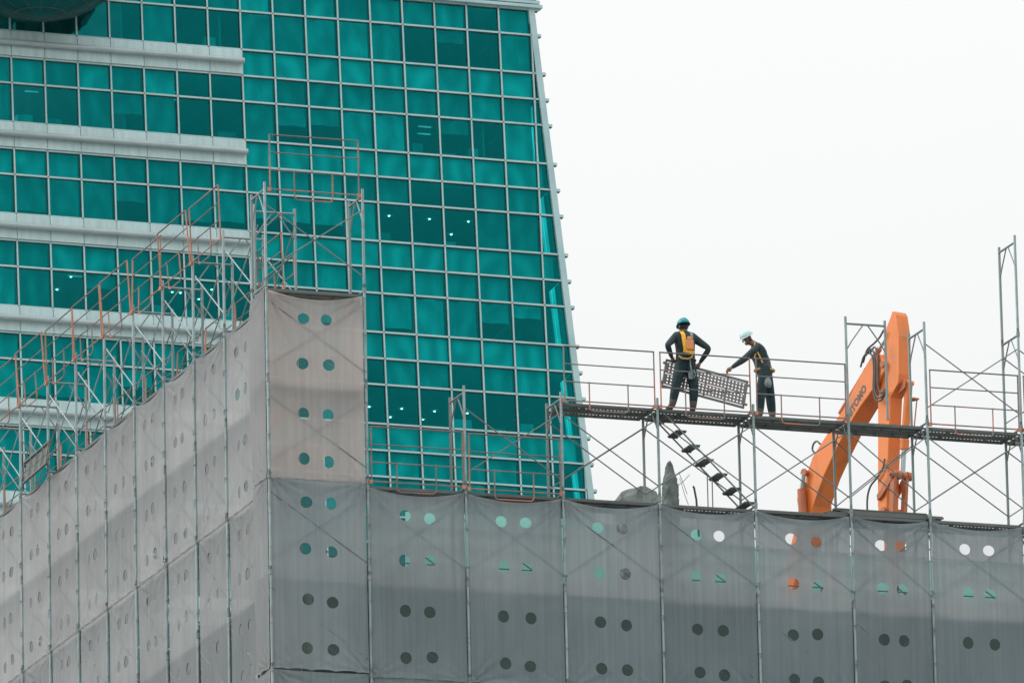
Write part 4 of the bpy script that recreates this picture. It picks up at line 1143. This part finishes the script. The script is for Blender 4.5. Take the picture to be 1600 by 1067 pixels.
def person(label, J, boot_dir, look, group):
    """J: joint positions in world space; one continuous body, clothes by region, gear as children"""
    base = Vector(((J['anL'][0] + J['anR'][0]) / 2, (J['anL'][1] + J['anR'][1]) / 2, min(J['anL'][2], J['anR'][2]) - 0.085))
    names = ['pelvis', 'belly', 'chest', 'upper', 'neck', 'jaw', 'skull', 'crown', 'shL', 'elL', 'fmL', 'wrL', 'shR', 'elR', 'fmR', 'wrR', 'hipL', 'knL', 'cfL', 'anL', 'toL', 'hipR', 'knR', 'cfR', 'anR', 'toR', 'tmL', 'tmR', 'umL', 'umR']
    j = {k: Vector(v) for k, v in J.items()}
    for s in 'LR':
        j['fm' + s] = j['el' + s].lerp(j['wr' + s], 0.3)
        j['um' + s] = j['sh' + s].lerp(j['el' + s], 0.5)
        j['cf' + s] = j['kn' + s].lerp(j['an' + s], 0.35)
        j['tm' + s] = j['hip' + s].lerp(j['kn' + s], 0.45)
        j['to' + s] = j['an' + s] + Vector(boot_dir[s]) * 0.17 + Vector((0, 0, -0.05))
    v = [j[n] - base for n in names]
    ix = {n: i for i, n in enumerate(names)}
    ed = [('pelvis', 'belly'), ('belly', 'chest'), ('chest', 'upper'), ('upper', 'neck'), ('neck', 'jaw'), ('jaw', 'skull'), ('skull', 'crown'),
          ('upper', 'shL'), ('shL', 'umL'), ('umL', 'elL'), ('elL', 'fmL'), ('fmL', 'wrL'), ('upper', 'shR'), ('shR', 'umR'), ('umR', 'elR'), ('elR', 'fmR'), ('fmR', 'wrR'),
          ('pelvis', 'hipL'), ('hipL', 'tmL'), ('tmL', 'knL'), ('knL', 'cfL'), ('cfL', 'anL'), ('anL', 'toL'), ('pelvis', 'hipR'), ('hipR', 'tmR'), ('tmR', 'knR'), ('knR', 'cfR'), ('cfR', 'anR'), ('anR', 'toR')]
    rad = dict(pelvis=(0.175, 0.14), belly=(0.178, 0.135), chest=(0.205, 0.145), upper=(0.165, 0.12), neck=0.062, jaw=(0.062, 0.066), skull=(0.078, 0.09), crown=(0.066, 0.075),
               shL=0.09, elL=0.062, fmL=0.058, wrL=0.034, shR=0.09, elR=0.062, fmR=0.058, wrR=0.034, umL=0.070, umR=0.070,
               hipL=0.12, knL=0.092, cfL=0.090, anL=0.064, toL=0.048, hipR=0.12, knR=0.092, cfR=0.090, anR=0.064, toR=0.048, tmL=0.112, tmR=0.112)
    me = skinned('person', v, [(ix[a], ix[c]) for a, c in ed], [rad[n] for n in names], ix['pelvis'])
    mats = [SHIRT, TROUSER, SKIN, BOOT]
    me.materials.clear()
    for m_ in mats: me.materials.append(m_)
    reg = {n: 0 for n in names}
    for n in ('jaw', 'skull', 'crown'): reg[n] = 2
    for n in ('pelvis', 'hipL', 'hipR', 'knL', 'knR', 'cfL', 'cfR', 'tmL', 'tmR'): reg[n] = 1
    for n in ('toL', 'toR', 'anL', 'anR'): reg[n] = 3
    segs = [(v[ix[a]], v[ix[c]], a, c) for a, c in ed]
    for p in me.polygons:
        c = p.center; best = (9, 0)
        for a, e, na, nb in segs:
            d_ = e - a; t = max(0, min(1, (c - a).dot(d_) / d_.length_squared))
            di = (c - (a + d_ * t)).length
            if di < best[0]:
                rn = na if t < 0.5 else nb
                m_ = reg[rn]
                if {na, nb} == {'neck', 'jaw'}: m_ = 2 if t > 0.2 else 0
                if {na, nb} == {'pelvis', 'belly'}: m_ = 1 if t < 0.35 else 0
                best = (di, m_)
        p.material_index = best[1]
        p.use_smooth = True
    body = put('person', me, None, base)
    tag(body, label, 'person', group)
    # hands, ears and nose join the body
    hb = MB()
    for s in 'LR':
        hand_parts(hb, j['wr' + s] - base, j['hand' + s] - base, J.get('palm' + s, (0, 1, 0)), 1 if s == 'L' else -1, 0.75)
    lk = Vector(look).normalized(); hc = j['skull'] - base; sd = lk.cross(Vector((0, 0, 1))).normalized(); uph = sd.cross(lk)
    hb.path([hc + lk * 0.085 - uph * 0.0, hc + lk * 0.115 - uph * 0.03, hc + lk * 0.095 - uph * 0.045], [0.010, 0.015, 0.012], 8)
    for q in (-1, 1): hb.ellipsoid(hc + sd * q * 0.08 - uph * 0.02 - lk * 0.01, 0.016, 0.02, 0.032, 8, 6)
    hb.path([hc + lk * 0.06 - uph * 0.095, hc + lk * 0.085 - uph * 0.085], [0.03, 0.022], 8)
    me.materials.append(HAIR)
    for p in me.polygons:
        r_ = p.center - hc
        if p.material_index == 2 and r_.length < 0.16 and r_.dot(lk) < 0.015 and r_.dot(uph) > -0.085: p.material_index = 4
    hm = hb.mesh('hands', SKIN, True)
    bm = bmesh.new(); bm.from_mesh(me); n0 = len(bm.faces); bm.from_mesh(hm); bm.faces.ensure_lookup_table()
    for f in bm.faces[n0:]: f.material_index = 2; f.smooth = True
    bm.to_mesh(me); bm.free()
    for q in (-1, 1):
        eb = MB(); eb.ellipsoid(hc + sd * q * 0.032 + lk * 0.084 + uph * 0.005, 0.012, 0.012, 0.008, 8, 6); eb.obj('eye', HAIR, body)
    mo = MB(); mo.path([hc + lk * 0.092 - uph * 0.07 - sd * 0.025, hc + lk * 0.098 - uph * 0.068, hc + lk * 0.092 - uph * 0.07 + sd * 0.025], 0.005, 6); mo.obj('mouth', ORANGE_D, body)
    return body, j, base, (hc, lk, sd, uph)

def helmet(body, fr, m):
    hc, lk, sd, uph = fr
    rot = Matrix((lk, sd, uph)).transposed().to_4x4(); rot.translation = hc + uph * 0.032 - lk * 0.008
    b = MB(); b.ellipsoid((0, 0, 0), 0.132, 0.113, 0.118, 22, 8, 0.0, 0.52)
    hsh = b.obj('helmet', m, body, smooth=True); hsh.matrix_basis = rot
    md = hsh.modifiers.new('solid', 'SOLIDIFY'); md.thickness = 0.006
    b = MB(); n = 22; vs = []; fs = []
    for i in range(n):
        t = 2 * math.pi * i / n; ext = 0.014 + 0.04 * max(0, math.cos(t)) ** 2
        vs += [(0.130 * math.cos(t), 0.111 * math.sin(t), -0.004), ((0.130 + ext) * math.cos(t), (0.111 + 0.014) * math.sin(t), -0.016)]
    for i in range(n): q, w_ = 2 * i, 2 * ((i + 1) % n); fs.append((q, q + 1, w_ + 1, w_))
    b.add(vs, fs); br = b.obj('brim', m, hsh); md = br.modifiers.new('solid', 'SOLIDIFY'); md.thickness = 0.005
    b = MB(); b.path([(-0.115, 0, 0.06), (-0.06, 0, 0.107), (0, 0, 0.119), (0.06, 0, 0.107), (0.115, 0, 0.06)], 0.008, 6); b.obj('ridge', m, hsh)
    b = MB(); b.path([hc + sd * 0.085 + uph * 0.02, hc + sd * 0.075 - uph * 0.08 + lk * 0.02, hc - uph * 0.125 + lk * 0.045, hc - sd * 0.075 - uph * 0.08 + lk * 0.02, hc - sd * 0.085 + uph * 0.02], 0.006, 6)
    b.obj('chin_strap', RUBBER, body)

def strap(pts, w, th, name, m, body, normal):
    """flat webbing along a polyline"""
    pts = [Vector(p) for p in pts]; N = Vector(normal).normalized(); b = MB(); vs = []; fs = []
    for i, p in enumerate(pts):
        d = (pts[min(i + 1, len(pts) - 1)] - pts[max(0, i - 1)]).normalized(); s = d.cross(N).normalized() * w / 2
        vs += [p - s, p + s, p + s + N * th, p - s + N * th]
    for i in range(len(pts) - 1):
        q = 4 * i
        for k in range(4): fs.append((q + k, q + (k + 1) % 4, q + 4 + (k + 1) % 4, q + 4 + k))
    fs += [(0, 3, 2, 1), (4 * len(pts) - 4, 4 * len(pts) - 3, 4 * len(pts) - 2, 4 * len(pts) - 1)]
    b.add(vs, fs); return b.obj(name, m, body, fix=True)

# worker seen from behind
A = dict(pelvis=(7.955, 0.22, 2.60), belly=(7.955, 0.21, 2.77), chest=(7.95, 0.20, 2.95), upper=(7.945, 0.20, 3.09), neck=(7.94, 0.205, 3.17), jaw=(7.938, 0.225, 3.225), skull=(7.935, 0.225, 3.30), crown=(7.935, 0.22, 3.355),
         shL=(7.785, 0.20, 3.095), elL=(7.585, 0.12, 2.90), wrL=(7.735, 0.31, 2.715), handL=(7.79, 0.37, 2.67),
         shR=(8.105, 0.20, 3.09), elR=(8.385, 0.13, 2.885), wrR=(8.265, 0.32, 2.655), handR=(8.235, 0.37, 2.58),
         hipL=(7.865, 0.22, 2.55), hipR=(8.045, 0.22, 2.55), knL=(7.755, 0.20, 2.17), knR=(8.10, 0.20, 2.16), anL=(7.675, 0.21, 1.80), anR=(8.075, 0.21, 1.80), palmL=(0.3, 0.8, -0.3), palmR=(-0.3, 0.8, -0.3))
bodyA, jA, bA, frA = person('worker in teal helmet and orange harness seen from behind holding a perforated board', A, dict(L=(-0.35, 0.9, 0), R=(0.2, 0.95, 0)), (-0.15, 0.97, -0.18), 'workers on the upper deck')
helmet(bodyA, frA, TEAL_HELM)
q = lambda x, y, z: Vector((x, y, z)) - bA
bk = 0.20 - 0.158
strap([q(7.86, 0.13, 3.17), q(7.865, bk + 0.02, 3.10), q(7.87, bk - 0.005, 3.0), q(7.885, bk - 0.01, 2.88), q(7.90, bk, 2.78)], 0.075, 0.014, 'harness_strap', YELLOW, bodyA, (0, -1, 0))
strap([q(8.03, 0.13, 3.16), q(8.03, bk + 0.02, 3.10), q(8.02, bk - 0.005, 3.0), q(8.01, bk - 0.01, 2.90), q(8.0, bk, 2.80)], 0.05, 0.014, 'harness_strap', GREY_CLOTH, bodyA, (0, -1, 0))
strap([q(7.86, bk + 0.015, 2.795), q(7.93, bk - 0.006, 2.785), q(8.0, bk - 0.006, 2.775), q(8.06, bk + 0.015, 2.775)], 0.06, 0.014, 'harness_strap', YELLOW, bodyA, (0, -1, 0))
b = MB(); b.box((7.905, bk - 0.055, 2.81), (8.045, bk + 0.03, 2.99)); b.box((7.93, bk - 0.05, 2.985), (8.01, bk + 0.03, 3.06))
b.v = [tuple(Vector(p) - bA) for p in b.v]; o = b.obj('harness_pack', ORG_VEST, bodyA); bevel(o, 0.02, 2)
b = MB(); b.path([q(7.78, 0.08, 2.70), q(7.83, 0.03, 2.645), q(7.92, 0.0, 2.635), q(8.0, 0.01, 2.67), q(8.04, 0.04, 2.75)], 0.016, 8); b.obj('rope', TAN, bodyA)
b = MB(); b.path([q(7.96, 0.22, 2.66) + Vector((0.180 * math.cos(t), 0.148 * math.sin(t), 0)) for t in [i * math.pi / 8 for i in range(17)]], 0.022, 6); b.obj('belt', RUBBER, bodyA)
b = MB(); b.path([q(7.99, 0.07, 2.64), q(7.985, 0.04, 2.54), q(7.99, 0.03, 2.46), q(8.01, 0.03, 2.36), q(8.05, 0.04, 2.30), q(8.08, 0.06, 2.36), q(8.05, 0.06, 2.46)], 0.013, 6); b.obj('tool_strap', GREY_CLOTH, bodyA)
b = MB(); b.box((7.955, 0.045, 2.28), (8.03, 0.10, 2.40)); b.v = [tuple(Vector(p) - bA) for p in b.v]; o = b.obj('tool_pouch', GREY_CLOTH, bodyA); bevel(o, 0.012, 2)

# worker in white helmet, side on, reaching for the board
B_ = dict(pelvis=(9.575, 0.50, 2.60), belly=(9.545, 0.50, 2.75), chest=(9.49, 0.50, 2.92), upper=(9.43, 0.50, 3.06), neck=(9.375, 0.50, 3.135), jaw=(9.30, 0.50, 3.165), skull=(9.255, 0.50, 3.235), crown=(9.245, 0.50, 3.29),
          shL=(9.40, 0.36, 3.02), elL=(9.13, 0.36, 2.79), wrL=(8.895, 0.38, 2.625), handL=(8.80, 0.385, 2.56),
          shR=(9.46, 0.63, 3.03), elR=(9.715, 0.60, 2.72), wrR=(9.60, 0.48, 2.60), handR=(9.54, 0.40, 2.56),
          hipL=(9.54, 0.41, 2.55), hipR=(9.64, 0.58, 2.55), knL=(9.455, 0.41, 2.18), knR=(9.70, 0.57, 2.18), anL=(9.435, 0.42, 1.785), anR=(9.735, 0.57, 1.785), palmL=(-0.2, 0.3, -0.9), palmR=(0.3, -0.8, -0.2))
bodyB, jB, bB, frB = person('worker in white helmet and dark clothes leaning over to grip the perforated board', B_, dict(L=(-0.98, -0.1, 0), R=(-0.98, 0.1, 0)), (-0.86, -0.12, -0.48), 'workers on the upper deck')
helmet(bodyB, frB, WHITE_HELM)
q = lambda x, y, z: Vector((x, y, z)) - bB
fy = 0.50 - 0.165
strap([q(9.36, fy + 0.06, 3.14), q(9.345, fy + 0.01, 3.06), q(9.37, fy - 0.01, 2.96), q(9.43, fy - 0.012, 2.84), q(9.48, fy, 2.74)], 0.03, 0.012, 'harness_strap', TAN, bodyB, (0, -1, 0))
strap([q(9.46, fy + 0.06, 3.12), q(9.40, fy + 0.0, 3.02), q(9.345, fy - 0.01, 2.92), q(9.33, fy + 0.01, 2.82)], 0.028, 0.012, 'harness_strap', YELLOW, bodyB, (0, -1, 0))
b = MB(); b.path([q(9.36, fy, 2.92), q(9.345, fy - 0.03, 2.82), q(9.335, fy - 0.04, 2.70), q(9.325, fy - 0.04, 2.62)], 0.010, 6); b.obj('lanyard', RUBBER, bodyB)
strap([q(9.60, 0.42, 2.92), q(9.645, 0.41, 2.80), q(9.66, 0.42, 2.68)], 0.03, 0.012, 'harness_strap', GREY_CLOTH, bodyB, (0, -1, 0))
b = MB(); b.path([q(9.575, 0.50, 2.645) + Vector((0.180 * math.cos(t), 0.150 * math.sin(t), 0)) for t in [i * math.pi / 8 for i in range(17)]], 0.024, 6); b.obj('belt', TAN, bodyB)
b = MB(); vs = []
for k, (z, wd) in enumerate(((2.50, 0.045), (2.44, 0.085), (2.36, 0.095), (2.30, 0.075), (2.29, 0.03))):
    for i in range(10):
        t = 2 * math.pi * i / 10; vs.append(q(9.555 + wd * math.cos(t), 0.345 + wd * 0.55 * math.sin(t), z))
b.add(vs, [(k * 10 + i, k * 10 + (i + 1) % 10, (k + 1) * 10 + (i + 1) % 10, (k + 1) * 10 + i) for k in range(4) for i in range(10)]); bag = b.obj('tool_bag', GREY_CLOTH, bodyB, smooth=True, fix=True)
b = MB(); b.path([q(9.515, 0.34, 2.47), q(9.52, 0.345, 2.57), q(9.53, 0.36, 2.63)], 0.008, 6); b.path([q(9.595, 0.34, 2.47), q(9.59, 0.345, 2.57), q(9.58, 0.36, 2.63)], 0.008, 6); b.obj('bag_strap', WHITE_CORD, bag)

# perforated board carried by the two workers
bd = perforated(1.60, 0.52, 'deck_board', True, mat('carried_board_steel', (0.20, 0.20, 0.195), 0.6, 0.1, (0.28, 0.18, 0.14), 3, 0.55, 0.75), hr=0.0175, gap=0.03)
pA, pB_ = Vector((7.553, 0.38, 2.205)), Vector((9.134, 0.38, 1.889))
dX = (pB_ - pA).normalized(); dYv = Vector((0.062, 0.0, 0.546)); dYv = (dYv - dX * dYv.dot(dX)).normalized(); dZ = dX.cross(dYv)
cb = put('deck_board', bd); mm = Matrix((dX, dYv, dZ)).transposed().to_4x4(); mm.translation = pA; cb.matrix_world = mm
tag(cb, 'perforated steel deck board carried on edge between the two workers', 'board')
